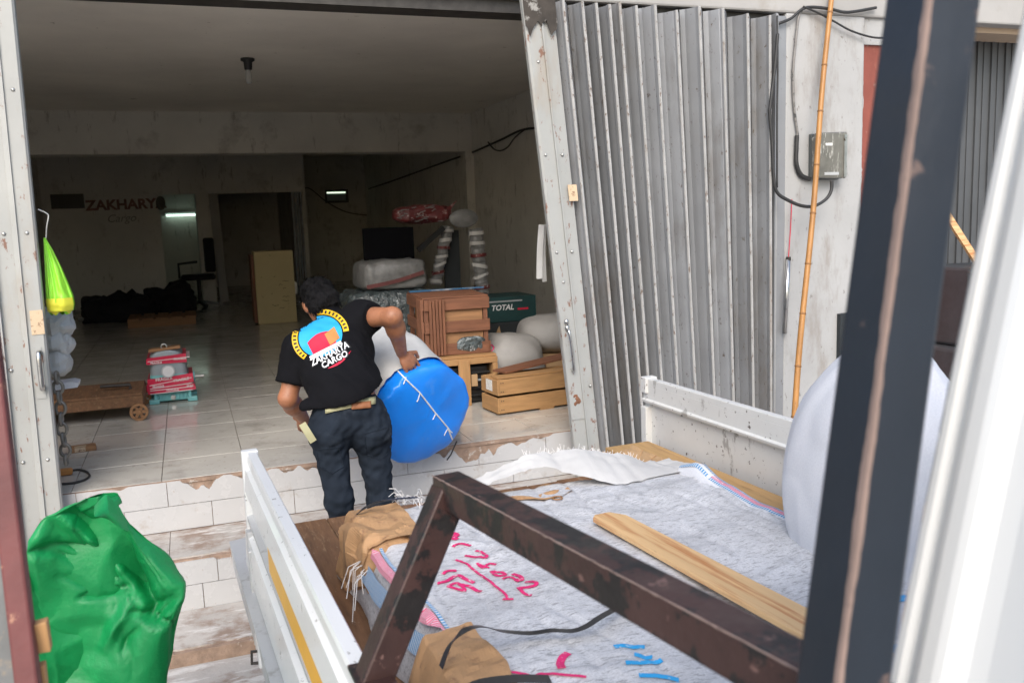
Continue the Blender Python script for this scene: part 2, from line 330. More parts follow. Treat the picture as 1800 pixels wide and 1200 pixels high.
def make_folds(seed, K, span):
    rs = random.Random(seed); out = []
    for k in range(K):
        a_ = rs.uniform(0, math.pi); n_ = Vector((math.cos(a_), .25*rs.uniform(-1, 1), math.sin(a_))).normalized(); out.append((n_, Vector((rs.uniform(-1, 1), 0, rs.uniform(-1, 1)))*span))
    return out
FOLDS = [make_folds(s_, 9, .32) for s_ in (3, 14, 27)]
def crumpled(p, F, m=Vector((.55, 0, .83))):
    q_ = p.copy()
    for n_, c in F:
        d_ = (q_-c).dot(n_)
        if d_ > 0: q_ = q_-n_*(2*d_)
    return q_.dot(m)
# signed-distance surface (naive surface nets): continuous bodies and clothes
class SDF:
    def __init__(s, lo, hi, h):
        s.h = h; s.lo = np.array(lo, float); n = np.ceil((np.array(hi)-s.lo)/h).astype(int)+1
        s.ax = [s.lo[i]+h*np.arange(n[i]) for i in range(3)]; s.V = np.full(n, .12, np.float32)
    def sub(s, lo, hi):
        sl = []
        for i in range(3):
            a = max(0, int((lo[i]-s.lo[i])/s.h)); b = min(len(s.ax[i]), int((hi[i]-s.lo[i])/s.h)+2); sl.append(slice(a, max(a, b)))
        return tuple(sl), s.ax[0][sl[0]][:, None, None], s.ax[1][sl[1]][None, :, None], s.ax[2][sl[2]][None, None, :]
    def un(s, sl, d, k):
        V = s.V[sl]
        if k > 0:
            hh = np.clip(.5+.5*(V-d)/k, 0, 1); s.V[sl] = V+(d-V)*hh-k*hh*(1-hh)
        else: s.V[sl] = np.minimum(V, d)
    def cap(s, a, b, ra, rb=None, k=.02):
        rb = ra if rb is None else rb; a = np.array(a, float); b = np.array(b, float); m = max(ra, rb)+.09
        sl, x, y, z = s.sub(np.minimum(a, b)-m, np.maximum(a, b)+m); ab = b-a; l2 = max(1e-9, ab@ab)
        t = np.clip(((x-a[0])*ab[0]+(y-a[1])*ab[1]+(z-a[2])*ab[2])/l2, 0, 1)
        s.un(sl, np.sqrt((x-a[0]-t*ab[0])**2+(y-a[1]-t*ab[1])**2+(z-a[2]-t*ab[2])**2)-(ra+(rb-ra)*t), k); return s
    def ell(s, c, r, ax=None, k=.02):
        c = np.array(c, float); m = max(r)+.09; A = np.eye(3) if ax is None else np.array([list(Vector(v).normalized()) for v in ax])
        sl, x, y, z = s.sub(c-m, c+m); x = x-c[0]; y = y-c[1]; z = z-c[2]
        q = [(A[i][0]*x+A[i][1]*y+A[i][2]*z) for i in range(3)]
        k0 = np.sqrt(sum((q[i]/r[i])**2 for i in range(3)))+1e-9; k1 = np.sqrt(sum((q[i]/r[i]**2)**2 for i in range(3)))+1e-9
        s.un(sl, k0*(k0-1)/k1, k); return s
    def cut(s, p, n):
        n = np.array(Vector(n).normalized()); p = np.array(p); x, y, z = s.ax[0][:, None, None], s.ax[1][None, :, None], s.ax[2][None, None, :]
        s.V = np.maximum(s.V, (x-p[0])*n[0]+(y-p[1])*n[1]+(z-p[2])*n[2]).astype(np.float32); return s
    def wob(s, amp, freq, seed=0, n=6, aniso=None):
        rs = np.random.RandomState(seed); x, y, z = s.ax[0][:, None, None], s.ax[1][None, :, None], s.ax[2][None, None, :]; acc = 0
        for i in range(n):
            d = rs.normal(size=3)
            if aniso is not None: d = d*np.array(aniso)
            d /= np.linalg.norm(d); f = freq*(.6+rs.rand()*1.1); acc = acc+np.sin((x*d[0]+y*d[1]+z*d[2])*f+rs.rand()*6.28+1.5*np.sin((x*d[1]-y*d[2]+z*d[0])*f*.5))
        s.V = (s.V+amp*acc/math.sqrt(n)).astype(np.float32); return s
    def mesh(s, mb):
        V = s.V; neg = V < 0; n = np.array(V.shape)
        c = [V[i:n[0]-1+i, j:n[1]-1+j, k:n[2]-1+k] for i in (0, 1) for j in (0, 1) for k in (0, 1)]
        cn = [a < 0 for a in c]; cnt = sum(a.astype(np.int8) for a in cn); mixed = (cnt > 0) & (cnt < 8); idx = np.argwhere(mixed)
        vals = np.stack([a[mixed] for a in c], 1); offs = np.array([(i, j, k) for i in (0, 1) for j in (0, 1) for k in (0, 1)], float)
        acc = np.zeros((len(idx), 3)); num = np.zeros(len(idx))
        for a in range(8):
            for b in range(a+1, 8):
                if np.abs(offs[a]-offs[b]).sum() == 1:
                    va, vb = vals[:, a], vals[:, b]; m_ = (va < 0) != (vb < 0); t = np.where(m_, va/np.where(m_, va-vb, 1), 0)
                    acc += np.where(m_[:, None], offs[a]+(offs[b]-offs[a])*t[:, None], 0); num += m_
        P = s.lo+(idx+acc/num[:, None])*s.h; ids = np.full(mixed.shape, -1, np.int64); ids[mixed] = np.arange(len(idx)); F = []
        for ax in range(3):
            o1, o2 = [(1, 2), (2, 0), (0, 1)][ax]; sh = [slice(None)]*3; sh2 = [slice(None)]*3; sh[ax] = slice(0, -1); sh2[ax] = slice(1, None)
            A, B = neg[tuple(sh)], neg[tuple(sh2)]; e = np.argwhere(A != B); fl = A[A != B]
            ok = (e[:, o1] > 0) & (e[:, o2] > 0) & (e[:, o1] < n[o1]-1) & (e[:, o2] < n[o2]-1); e = e[ok]; fl = fl[ok]; q = []
            for d1, d2 in ((-1, -1), (0, -1), (0, 0), (-1, 0)):
                t = e.copy(); t[:, o1] += d1; t[:, o2] += d2; q.append(ids[t[:, 0], t[:, 1], t[:, 2]])
            q = np.stack(q, 1); q[~fl] = q[~fl][:, ::-1]; F.append(q)
        F = np.concatenate(F); return mb.add([tuple(p) for p in P], [tuple(int(i) for i in f) for f in F])

# ------------------------------------------------------------------ setting: ground, shop floor
GZ = -.65; FY = 4.5
def struct(o): o['kind'] = 'structure'; return o
struct(MB().box(-40, 40, -40, 40, GZ-.3, GZ-.004).build('ground', 'street_concrete', origin=(0, 0, GZ)))
struct(MB().box(-6, 9, 1.2, 3.66, GZ-.05, GZ).build('pavement', 'concrete', origin=(0, 2.4, GZ)))
floor = struct(MB().box(-2.05, 3.65, 4.51, 19, -.2, -.009).build('shop_floor', 'grout', origin=(.8, 10, 0)))
tm = None; far = MB(); rows = 0
struct(MB().box(-2.3, 3.39, 2.95, 3.674, GZ-.02, -.562).build('step_apron', 'concrete', origin=(.6, 3.3, -.6)))
for j in range(0, 36):
    y0 = 4.522+.4*j
    for i in range(-6, 9):
        x0 = .2+.4*i; x1 = min(x0+.397, 3.6); xa = max(x0, -2.0)
        if x1-xa < .05: continue
        if j < 15 and x0 > -1.9 and not (j < 3 and x0 < -1.1):
            if x0 == xa and x1 == x0+.397:
                if tm is None:
                    t = MB().box(0, .397, 0, .397, -.012, 0).build('tile', 'floor_tile', floor, bevel=.0015); tm = t.data
                    for v in tm.vertices: v.co += Vector(ORG[floor.name])
                else:
                    t = bpy.data.objects.new('tile', tm); COL.objects.link(t); t.parent = floor
                    b = t.modifiers.new('bevel', 'BEVEL'); b.width = .0015; b.segments = 2
                t.location = Vector((x0, y0, random.uniform(-.0008, 0)))-Vector(ORG[floor.name])
            else: MB().box(xa, x1, y0, y0+.397, -.012, 0).build('tile', 'floor_tile', floor)
        else: far.box(xa, x1, y0, y0+.397, -.012, 0)
far.build('tile', 'floor_tile', floor, kind='stuff')
MB().box(-2.0, 3.38, 4.502, 4.520, -.02, -.002).build('floor_nosing', 'mortar', floor)

# ------------------------------------------------------------------ entrance steps with broken white tiles
steps = thing('entrance_steps', 'dirty white tiled entrance steps with chipped edges in front of the shop', 'steps', (.6, 4.1, GZ))
MB().box(-2.3, 3.39, 4.509, 4.9, GZ, -.014).box(-2.3, 3.39, 4.091, 4.52, GZ, -.262).box(-2.3, 3.39, 3.675, 4.1, GZ, -.503).build('step_core', 'mortar', steps)
def jag(x0, x1, z, chips):
    pts = []; n = max(2, int((x1-x0)/.012))
    for k in range(n+1):
        x = x0+(x1-x0)*k/n; d = 0
        for cx, wd, dp in chips:
            q = abs(x-cx)/wd
            if q < 1: d = max(d, dp*(1-q**1.6)*(.8+.5*vnoise((x*30, cx, 0))))
        d += .004*max(0, vnoise((x*25, z, 3)))
        pts.append((x, z-d))
    return pts
CHIPS = [(-.02, .10, .07), (.17, .05, .03), (.40, .05, .035), (.53, .07, .05), (.62, .05, .03), (1.22, .07, .06), (1.36, .12, .12), (1.50, .12, .085), (1.66, .10, .055), (1.80, .07, .025), (-.4, .05, .015), (.28, .03, .02)]
CH2 = [(.14, .07, .06), (.22, .06, .045), (.05, .04, .02), (-.3, .06, .02)]
def tilerow(x0, x1, off, za, zb, y, chips, m='white_tile'):
    x = x0+off
    while x < x1:
        a, b = x+.0015, min(x+.3985, x1)
        top = jag(a, b, zb, chips) if chips else [(a, zb), (b, zb)]
        poly = [(b, za), (a, za)]+top
        poly = [(px, max(pz, za+.004)) if i > 1 else (px, pz) for i, (px, pz) in enumerate(poly)]
        dz = random.uniform(-.0012, .0012)
        MB().prism(poly, lambda p: (p[0], y+dz, p[1]), lambda p: (p[0], y+.0085, p[1])).build('tile', m, steps)
        x += .4
tilerow(-1.4, 3.38, .02, -.126, -.004, 4.5, CHIPS)
tilerow(-1.4, 3.38, .22, -.252, -.129, 4.5, None)
tilerow(-1.4, 3.38, .22, -.378, -.268, 4.082, CH2)
tilerow(-1.4, 3.38, .15, -.497, -.381, 4.082, None)
for ti, (z, ya, yb) in enumerate(((-.2545, 4.115, 4.497), (-.4955, 3.70, 4.079))):
    x = -1.4+.02
    while x < 3.35:
        edge = [(x+.397*k/16, ya+.012*vnoise((x*3+k*.7, z, 1))+.02*max(0, vnoise((x+k*.2, z, 7)))) for k in range(17)]
        MB().prism(edge+[(x+.397, yb), (x, yb)], lambda p: (p[0], p[1], z), lambda p: (p[0], p[1], z-.009)).build('tile', 'tread_tile', steps)
        x += .4

# ------------------------------------------------------------------ shop building
shop = thing('shop_building', 'deep open shop unit with grimy painted walls, ceiling beam and white front pillar', 'building', (.8, 8, 0))
MB().box(-2.12, -2.0, 4.75, 19, 0, 2.55).build('left_wall', 'wall_paint', shop)
MB().box(3.6, 3.75, 4.75, 19, 0, 2.55).build('right_wall', 'wall_paint', shop)
MB().box(3.49, 3.602, 11.1, 11.32, 0, 2.072).build('wall_pilaster', 'wall_paint', shop, bevel=.004)
MB().box(-2.12, 3.75, 4.72, 19, 2.55, 2.7).build('ceiling', 'ceiling_paint', shop)
MB().box(-2.0, 3.6, 11.14, 11.5, 2.07, 2.552).build('ceiling_beam', 'wall_paint', shop, bevel=.006)
PYY = 15.2
xA = PY(288, 450, PYY).x; xB = PY(352, 450, PYY).x; xC = PY(376, 450, PYY).x; xD = PY(396, 520, PYY).x; xE = PY(530, 400, PYY).x; zH = PY(440, 339, PYY).z
pw = MB().box(-2.0, xA, PYY, PYY+.12, 0, zH).box(xB, xC, PYY, PYY+.12, 0, zH).box(-2.0, xE, PYY, PYY+.12, zH, 2.55)
pw.build('partition_wall', 'wall_paint', shop)
MB().bar((xC+.06, PYY-.03, zH), (xD-.02, PYY-.03, 0), .14, .09, (0, 1, 0)).build('door_post', 'soffit_paint', shop)
MB().box(xE, xE+.1, PYY, 19, 0, 2.55).box(xB, xB+.1, PYY+.12, 17, 0, 2.55).build('inner_wall', 'wall_paint', shop)
MB().box(-2.0, xB, 17, 17.12, 0, 2.55).build('store_room_wall', 'wall_paint', shop)
MB().box(xE, 3.6, 18.5, 18.62, 0, 2.55).box(-2, xE, 18.9, 19, 0, 2.55).build('back_wall', 'wall_paint', shop)
# folded inner door at the right of the dark doorway
for k in range(4):
    x = xE-.14+.045*k
    MB().box(x, x+.03, PYY-.06-.02*(k % 2), PYY-.01, .02, zH-.01).build('inner_door_leaf', 'galv', shop)
MB().prism([(xE+.02, 1.33), (xE+.33, 1.37), (xE+.25, 1.75), (xE+.06, 1.76)], lambda p: (p[0], 18.36, p[1]), lambda p: (p[0], 18.5, p[1])).build('air_duct_hood', 'galv', shop)
# lintel, facade, pillar
MB().box(-6, 6.6, 4.45, 4.72, 2.335, 3.4).build('lintel', 'soffit_paint', shop, bevel=.012)
MB().box(-2.2, 3.39, 4.50, 4.66, 2.27, 2.336).build('shutter_track', 'dark_steel', shop)
MB().box(3.39, 3.965, 4.452, 5.0, GZ, 2.336).build('pillar', 'pillar_paint', shop, bevel=.012)
MB().box(-2.9, -2.12, 4.452, 5.0, GZ, 2.336).build('pillar', 'pillar_paint', shop, bevel=.012)
MB().box(3.961, 4.6, 4.475, 4.95, 2.18, 2.337).build('pillar_head', 'pillar_paint', shop)
MB().box(3.963, 4.6, 4.49, 5.0, GZ, 2.182).build('red_wall', 'red_paint', shop)
tr = MB(); zz = GZ
edge = []
while zz < 2.19: edge.append((3.975+.02*vnoise((zz*9, 1, 2))+.012*vnoise((zz*31, 5, 2)), zz)); zz += .02
tr.prism([(3.94, GZ)]+edge+[(3.94, 2.19)], lambda p: (p[0], 4.472, p[1]), lambda p: (p[0], 4.494, p[1])).build('torn_plaster_edge', 'pillar_paint', shop)
MB().box(4.6, 6.6, 4.55, 5.2, 2.30, 2.62).build('shop_bulkhead', 'beige_paint', shop)
# lettering on the partition
M0 = frameM((PY(222, 360, PYY-.004).x, PYY-.004, PY(222, 360, PYY).z), (1, 0, .01), (0, 0, 1))
v_, f_ = text_geo('ZAKHARYA', .21, M0 @ Matrix.Diagonal((1.05, 1, 1, 1)), bold=.008); MB().add(v_, f_).build('wall_lettering', 'letter_red', shop)
M0 = frameM((PY(213, 384, PYY-.004).x, PYY-.004, PY(213, 384, PYY).z), (1, 0, .02), (0, 0, 1))
v_, f_ = text_geo('Cargo', .17, M0, shear=.3); MB().add(v_, f_).build('wall_lettering', 'letter_script', shop)
p = PY(282, 357, PYY-.02); superbl = superblob(MB(), (p.x, PYY-.02, p.z), (.07, .03, .11), .9, .9, .01, nu=14, nv=10); superbl.build('wall_emblem', 'letter_dark', shop)
p = PY(125, 355, PYY-.02); MB().box(p.x-.28, p.x+.18, PYY-.012, PYY+.002, p.z-.1, p.z+.12).build('wall_panel', 'letter_dark', shop)
# neighbour shutter
nb = thing('neighbour_shutter', 'dark grey ribbed steel shutter of the next shop, right of the red wall', 'shutter', (5.5, 4.8, GZ))
for k in range(15):
    x = 4.6+.13*k
    MB().box(x, x+.118, 4.80, 4.82, GZ, 2.31).box(x+.116, x+.132, 4.785, 4.80, GZ, 2.31).box(x+.05, x+.062, 4.792, 4.80, GZ, 2.31).build('slat', 'neighbour_grey', nb)

# tube lamp in the store room, window vent
a = PY(290, 379, 16.93); b = PY(349, 376, 16.93)
tl = thing('tube_lamp', 'lit fluorescent tube glowing on the wall of the back store room', 'lamp', ((a.x+b.x)/2, 16.95, a.z))
MB().box(a.x, b.x, 16.95, 17.0, a.z+.0, a.z+.05).build('lamp_base', 'plastic_grey', tl); MB().cyl((a.x+.02, 16.93, a.z), (b.x-.02, 16.93, a.z), .02, 12).build('tube', 'tube_lamp', tl)
p = PY(592, 345, 18.46)
vt = thing('wall_vent', 'small lit louvre vent high on the back wall', 'vent', (p.x, 18.46, p.z))
W2 = PY(612, 345, 18.46).x-p.x
MB().box(p.x-W2, p.x+W2, 18.44, 18.498, p.z+.09, p.z+.13).box(p.x-W2, p.x+W2, 18.44, 18.498, p.z-.13, p.z-.09).box(p.x-W2, p.x-W2+.03, 18.44, 18.498, p.z-.09, p.z+.09).box(p.x+W2-.05, p.x+W2, 18.44, 18.498, p.z-.09, p.z+.09).build('frame', 'letter_dark', vt)
MB().box(p.x-W2+.03, p.x+W2-.05, 18.47, 18.495, p.z-.09, p.z+.06).build('pane', 'motor_grey', vt)
MB().box(p.x-W2+.03, p.x+W2-.05, 18.46, 18.494, p.z+.062, p.z+.088).build('light_slot', 'vent_glow', vt)

# ceiling lamp
c = PZ(435, 103, 2.55)
cl = thing('ceiling_lamp', 'bare clear bulb in a black holder on the shop ceiling', 'lamp', (c.x, c.y, 2.55))
Mx = Matrix.Translation((c.x, c.y, 2.55)) @ Matrix.Rotation(math.pi, 4, 'X')
MB().lathe([(0, .0), (.055, .001), (.055, .018), (.034, .03), (.03, .085), (.026, .09), (0, .09)], 20, Mx).build('lamp_holder', 'black_plastic', cl, smooth=True)
MB().lathe([(0, .086), (.018, .086), (.02, .1), (.026, .13), (.027, .17), (.02, .195), (0, .2)], 18, Mx).build('bulb', 'bulb_glass', cl, smooth=True)

# cables on the right interior wall
def cable(name, label, pts, r, m='cable_black', parent=None, sm=8):
    mb = MB().tube(pts, r, 6, smooth=sm)
    if parent is not None: return mb.build(name, m, parent, smooth=True)
    return tag(mb.build(name, m, origin=tuple(pts[0]), smooth=True), label, 'cable')
wp = [PX(u, v, 3.585) for u, v in ((975, 224), (920, 228), (880, 246), (830, 268), (790, 282), (740, 300), (690, 318), (648, 332))]
cable('wall_cable', 'thin black cable running along the right wall inside the shop', wp, .012)
cable('hanging_cable_loop', 'slack loop of black cable below the ceiling beam on the right wall', [PX(u, v, 3.57) for u, v in ((922, 228), (905, 242), (893, 258), (880, 265), (868, 262), (858, 250))], .009)
cable('back_wall_cable', 'thin cable sagging from the vent across the back wall', [PY(u, v, 18.47) for u, v in ((525, 336), (543, 331), (576, 356), (610, 373), (650, 379))], .009)

# ------------------------------------------------------------------ folding shutters
def lerp(a, b, t): return a+(b-a)*t
def strip(mb, plan_t, plan_b, zt, zb, th=.0025, closed=False):
    n = len(plan_t); o = len(mb.v)
    for (x, y) in plan_t: mb.v.append(Vector((x, y, zt)))
    for (x, y) in plan_b: mb.v.append(Vector((x, y, zb)))
    for (x, y) in plan_t: mb.v.append(Vector((x, y+th, zt)))
    for (x, y) in plan_b: mb.v.append(Vector((x, y+th, zb)))
    for i in range(n-1):
        mb.f += [(o+i, o+i+1, o+n+i+1, o+n+i), (o+2*n+i+1, o+2*n+i, o+3*n+i, o+3*n+i+1), (o+i+1, o+i, o+2*n+i, o+2*n+i+1), (o+n+i, o+n+i+1, o+3*n+i+1, o+3*n+i)]
    mb.f += [(o, o+n, o+3*n, o+2*n), (o+2*n-1, o+n-1, o+3*n-1, o+4*n-1)]
    return mb
SH = thing('folding_shutter', 'grey folded steel shutter leaning askew at the right of the shop opening', 'shutter', (2.6, 4.4, -.2))
ZT, ZB = 2.315, -.245
YF = 4.36
def xs(u, v, y=YF): return PY(u, v, y).x
# leading stile: two flat steel strips with a raised joint; everything sheared along its lean
x0t, x0b = 1.695, 1.94-.02
def sx(d, z): # x of a point d metres right of the leading edge at height z
    t = (z-ZB)/(ZT-ZB); k = max(0, 1-d/1.62); return 1.70+d+(1-t)*.25*k**.85
def stp(d0, d1, y0, y1, name, m, th=.003):
    return strip(MB(), [(sx(d0, ZT), y0), (sx(d1, ZT), y1)], [(sx(d0, ZB), y0), (sx(d1, ZB), y1)], ZT, ZB, th).build(name, m, SH, bevel=.0008)
stp(0, .012, YF-.004, YF-.012, 'stile_edge', 'stile_paint', .03)
stp(.012, .088, YF-.012, YF-.012, 'stile_strip', 'stile_paint')
stp(.088, .097, YF-.022, YF-.022, 'stile_joint', 'stile_paint', .012)
stp(.097, .172, YF-.010, YF-.006, 'stile_strip', 'stile_paint')
# soot cap at the top of the stile
o = strip(MB(), [(sx(-.002, ZT+.002), YF-.024), (sx(.176, ZT), YF-.024)], [(sx(-.002, 2.19), YF-.024), (sx(.05, 2.19), YF-.024)], ZT+.002, 2.16, .004)
sc = MB(); top = [(sx(-.003, ZT), ZT+.001), (sx(.176, ZT), ZT+.001)]; low = []
for k in range(19):
    d = .176-.179*k/18; z = 2.19+.05*vnoise((k*.6, 1, 1))-.05*max(0, math.sin(k*.5)); low.append((sx(d, z), z))
sc.prism(top+low, lambda p: (p[0], YF-.0265, p[1]), lambda p: (p[0], YF-.0235, p[1])).build('soot_stain', 'soot', SH)
for z, ds in ((1.53, (.03, .13)), (1.02, (.03, .125)), (.86, (.05,)), (.28, (.15,)), (2.0, (.05,))):
    for d in ds: MB().lathe([(0, .006), (.006, .005), (.009, 0), (0, 0)], 10, Matrix.Translation((sx(d, z), YF-.012, z)) @ Matrix.Rotation(R(90), 4, 'X')).build('rivet', 'rivet', SH, smooth=True)
# handle with lock plate
hz0, hz1 = .60, .38
MB().prism([(-.035, hz0+.1), (.055, hz0+.1), (.055, .1), (-.035, .1)], lambda p: (sx(.05, p[1])+p[0]-.01, YF-.016, p[1]), lambda p: (sx(.05, p[1])+p[0]-.01, YF-.0125, p[1])).build('lock_plate', 'stile_paint', SH)
MB().tube([(sx(.035, hz0), YF-.014, hz0), (sx(.035, hz0), YF-.045, hz0-.005), (sx(.037, .5), YF-.05, .5), (sx(.037, hz1), YF-.045, hz1+.005), (sx(.037, hz1), YF-.014, hz1)], .007, 8, smooth=5).build('handle', 'bright_steel', SH, smooth=True)
for z in (hz0+.012, hz0+.045): superblob(MB(), (sx(.035, z), YF-.022, z), (.013, .012, .016), 1, 1, 0, nu=12, nv=8).build('handle_knob', 'bright_steel', SH, smooth=True)
superblob(MB(), (sx(.045, .21), YF-.012, .21), (.022, .006, .03), .8, .8, .012, sc=40, nu=20, nv=12).build('rusted_keyhole', 'rust', SH)
# zigzag slats
tops = [.172, .222, .286, .330, .366, .405, .447, .484, .515, .553, .60, .655, .715, .775, .85, .92, 1.0, 1.07, 1.16, 1.235, 1.33, 1.40, 1.50, 1.565, 1.655]
tops = [t if t < .45 else .45+(t-.45)*.93 for t in tops]
ridx = 0
for k in range(0, len(tops)-2, 2):
    a, m_, c = tops[k], tops[k+1], tops[k+2]
    yb = YF+.066; yf = (YF-.02 if k else YF-.012)+random.uniform(-.006, .006)
    # broad face running back to front, then the return face to the next valley, with beads
    def pl(z):
        A, B, C_ = sx(a, z), sx(m_, z), sx(c, z); L_ = B-A
        return [(A, yb), (A+L_*.30, yb-.020), (A+L_*.36, yb-.030), (A+L_*.42, yb-.024), (A+L_*.78, YF-.008), (B-.012, yf+.004), (B-.010, yf-.014)]
    def rim(z):
        B = sx(m_, z); return [(B-.010, yf-.0142), (B-.006, yf-.021), (B+.003, yf-.020), (B+.007, yf-.012)]
    def back(z):
        B, C_ = sx(m_, z), sx(c, z); return [(B+.007, yf-.0118), (B+.009, yf+.01), (B+.3*(C_-B)+.005, yf+.03), (B+.3*(C_-B)+.009, yf+.024), (C_-.002, yb+.003)]
    zt = ZT-random.uniform(.0, .03)
    for nm, fnp, m2 in (('slat', pl, random.choice(('shutter_grey', 'shutter_grey_b', 'shutter_grey_c'))), ('slat_rim', rim, 'shutter_rim'), ('slat', back, random.choice(('shutter_grey', 'shutter_grey_b')))):
        strip(MB(), fnp(zt), fnp(ZB+.01*random.random()), zt, ZB, .0025).build(nm, m2, SH)
for k in range(3): # narrow guide channel beside the pillar
    x = 3.272+.012*k; strip(MB(), [(x, YF+.03+.01*k), (x+.010, YF+.03+.01*k)], [(x, YF+.03+.01*k), (x+.010, YF+.03+.01*k)], ZT, ZB, .05).build('guide_channel', 'shutter_rim' if k % 2 else 'shutter_grey', SH)
MB().box(3.275, 3.389, 4.45, 4.52, ZB-.3, ZT).build('side_channel', 'shutter_grey', SH)
p = PY(1007, 339, YF-.03); st = MB(); out = [(p.x-.024+.004*vnoise((k, 1, 1)), p.z-.043+.0143*k) for k in range(7)]+[(p.x+.022+.005*vnoise((k, 2, 1)), p.z+.043-.0143*k) for k in range(7)]
st.prism(out, lambda q: (q[0]+(p.z-q[1])*.1, YF-.0345+.25*(p.x-q[0]), q[1]), lambda q: (q[0]+(p.z-q[1])*.1, YF-.031+.25*(p.x-q[0]), q[1])).build('paper_sticker', 'paper_tan', SH)

# left shutter, only its leading stile and first slats are in view
SL = thing('folding_shutter', 'pale painted steel shutter stile with pull handle at the left of the opening', 'shutter', (-1.2, 4.4, -.2))
YL = 4.40
def lx(d, z): return -.598-.028*(2.3-z)/2.3-d
def sl(d0, d1, y0, y1, name, m, th=.003, zb=-.248):
    return strip(MB(), [(lx(d1, ZT), y1), (lx(d0, ZT), y0)], [(lx(d1, zb), y1), (lx(d0, zb), y0)], ZT, zb, th).build(name, m, SL, bevel=.0008)
sl(0, .008, YL, YL-.008, 'stile_edge', 'stile_paint', .04)
sl(.008, .070, YL-.010, YL-.010, 'stile_strip', 'stile_paint')
sl(.070, .092, YL-.020, YL-.016, 'stile_joint', 'stile_paint', .012)
sl(.092, .165, YL-.008, YL-.008, 'stile_strip', 'stile_paint')
sl(.165, .178, YL-.03, YL-.03, 'slat_rim', 'shutter_rim', .03)
for k in range(6):
    sl(.18+.13*k, .30+.13*k, YL-.0, YL+.05, 'slat', 'shutter_grey'); sl(.295+.13*k, .312+.13*k, YL-.028, YL-.028, 'slat_rim', 'shutter_rim', .03)
for z, ds in ((1.83, (.035, .125)), (1.22, (.035, .125)), (.2, (.04, .14)), (.62, (.15,))):
    for d in ds: MB().lathe([(0, .006), (.006, .005), (.009, 0), (0, 0)], 10, Matrix.Translation((lx(d, z), YL-.010, z)) @ Matrix.Rotation(R(90), 4, 'X')).build('rivet', 'rivet', SL, smooth=True)
za, zb_ = PY(73, 618, YL).z, PY(76, 680, YL).z
MB().box(lx(.062, za), lx(.022, za), YL-.0135, YL-.010, zb_-.05, za+.02).build('lock_plate', 'stile_paint', SL)
hx = PY(74, 650, YL).x
MB().tube([(hx, YL-.012, za), (hx, YL-.05, za-.004), (hx, YL-.055, (za+zb_)/2), (hx, YL-.05, zb_+.004), (hx, YL-.012, zb_)], .0105, 10, smooth=5).build('handle', 'bright_steel', SL, smooth=True)
p = PY(67, 566, YL); out = [(p.x-.028+.005*vnoise((k, 1, 4)), p.z-.055+.018*k) for k in range(7)]+[(p.x+.024+.004*vnoise((k, 2, 4)), p.z+.055-.018*k) for k in range(7)]
MB().prism(out, lambda q: (q[0], YL-.0135, q[1]), lambda q: (q[0], YL-.0105, q[1])).build('paper_sticker', 'paper_tan', SL)

# ------------------------------------------------------------------ pillar fittings: bamboo, meter, cables, pipe
bt = PY(1464, -40, 4.43); bb = PY(1398, 712, 4.10); d = (bb-bt); k = (GZ-bt.z)/d.z; be = bt+d*k
bo = thing('bamboo_pole', 'long orange bamboo pole leaning against the white pillar', 'pole', tuple(be))
pts = [be+(bt-be)*(i/60)+Vector((.006*math.sin(i*.23), 0, 0)) for i in range(61)]
MB().tube(pts, [.0185-.0035*i/60 for i in range(61)], 10).build('culm', 'bamboo', bo, smooth=True)
L_ = (bt-be).length; dd = (bt-be).normalized(); tpos = .12
while tpos < L_:
    i = tpos/L_*60; p = be+(bt-be)*(tpos/L_)+Vector((.006*math.sin(i*.23), 0, 0)); r_ = .019-.0035*tpos/L_
    MB().tube([p-dd*.006, p-dd*.002, p+dd*.003, p+dd*.006], [r_*.99, r_*1.12, r_*1.1, r_*.99], 10).build('node_ring', 'bamboo_node', bo, smooth=True); tpos += .27+.05*random.random()
a = PY(1421, 236, 4.452); b = PY(1470, 316, 4.452)
mt = thing('electric_meter', 'grey weathered electric meter box on the white pillar behind the bamboo', 'electric meter', ((a.x+b.x)/2, 4.452, b.z))
MB().box(a.x, b.x, 4.425, 4.4515, b.z, a.z).build('back_box', 'meter_back', mt, bevel=.006)
MB().prism([(a.x+.004, b.z+.01), (b.x-.004, b.z+.004), (b.x-.002, a.z+.006), (a.x+.02, a.z+.002), (a.x, a.z-.03)], lambda q: (q[0], 4.36, q[1]), lambda q: (q[0], 4.426, q[1])).build('cover', 'meter_case', mt, bevel=.008)
MB().box(a.x+.05, a.x+.10, 4.357, 4.361, a.z-.075, a.z-.06).build('nameplate', 'white_label', mt); MB().box(a.x+.045, a.x+.15, 4.357, 4.361, b.z+.025, b.z+.042).build('nameplate', 'plastic_grey', mt)
MB().box(b.x-.028, b.x-.008, 4.352, 4.362, b.z+.012, a.z-.012).build('hinge_strip', 'bright_steel', mt)
cable('meter_supply_cable', 'grey twin cable dropping down the pillar into the meter', [PY(u, v, 4.435) for u, v in ((1412, 14), (1404, 30), (1399, 70), (1394, 130), (1396, 190), (1402, 236), (1401, 262), (1402, 290), (1411, 308), (1422, 315))], .008, 'cable_grey')
cable('meter_conduit', 'thick black conduit on the pillar left of the meter', [PY(u, v, 4.432) for u, v in ((1401, 238), (1400, 262), (1400, 288), (1408, 308), (1424, 315))], .0135)
cable('looping_cable', 'black cable hanging along the shutter and looping under the meter', [PY(u, v, 4.31) for u, v in ((1367, 60), (1362, 120), (1354, 185), (1353, 200), (1357, 250), (1360, 310), (1366, 338), (1385, 352), (1410, 362), (1432, 362), (1452, 350), (1461, 335), (1462, 318))], .010)
cable('thin_edge_cable', 'thin dark cable running down the pillar corner beside the shutter', [PY(u, v, 4.34) for u, v in ((1366, 28), (1367, 120), (1366, 200), (1366, 330))], .006)
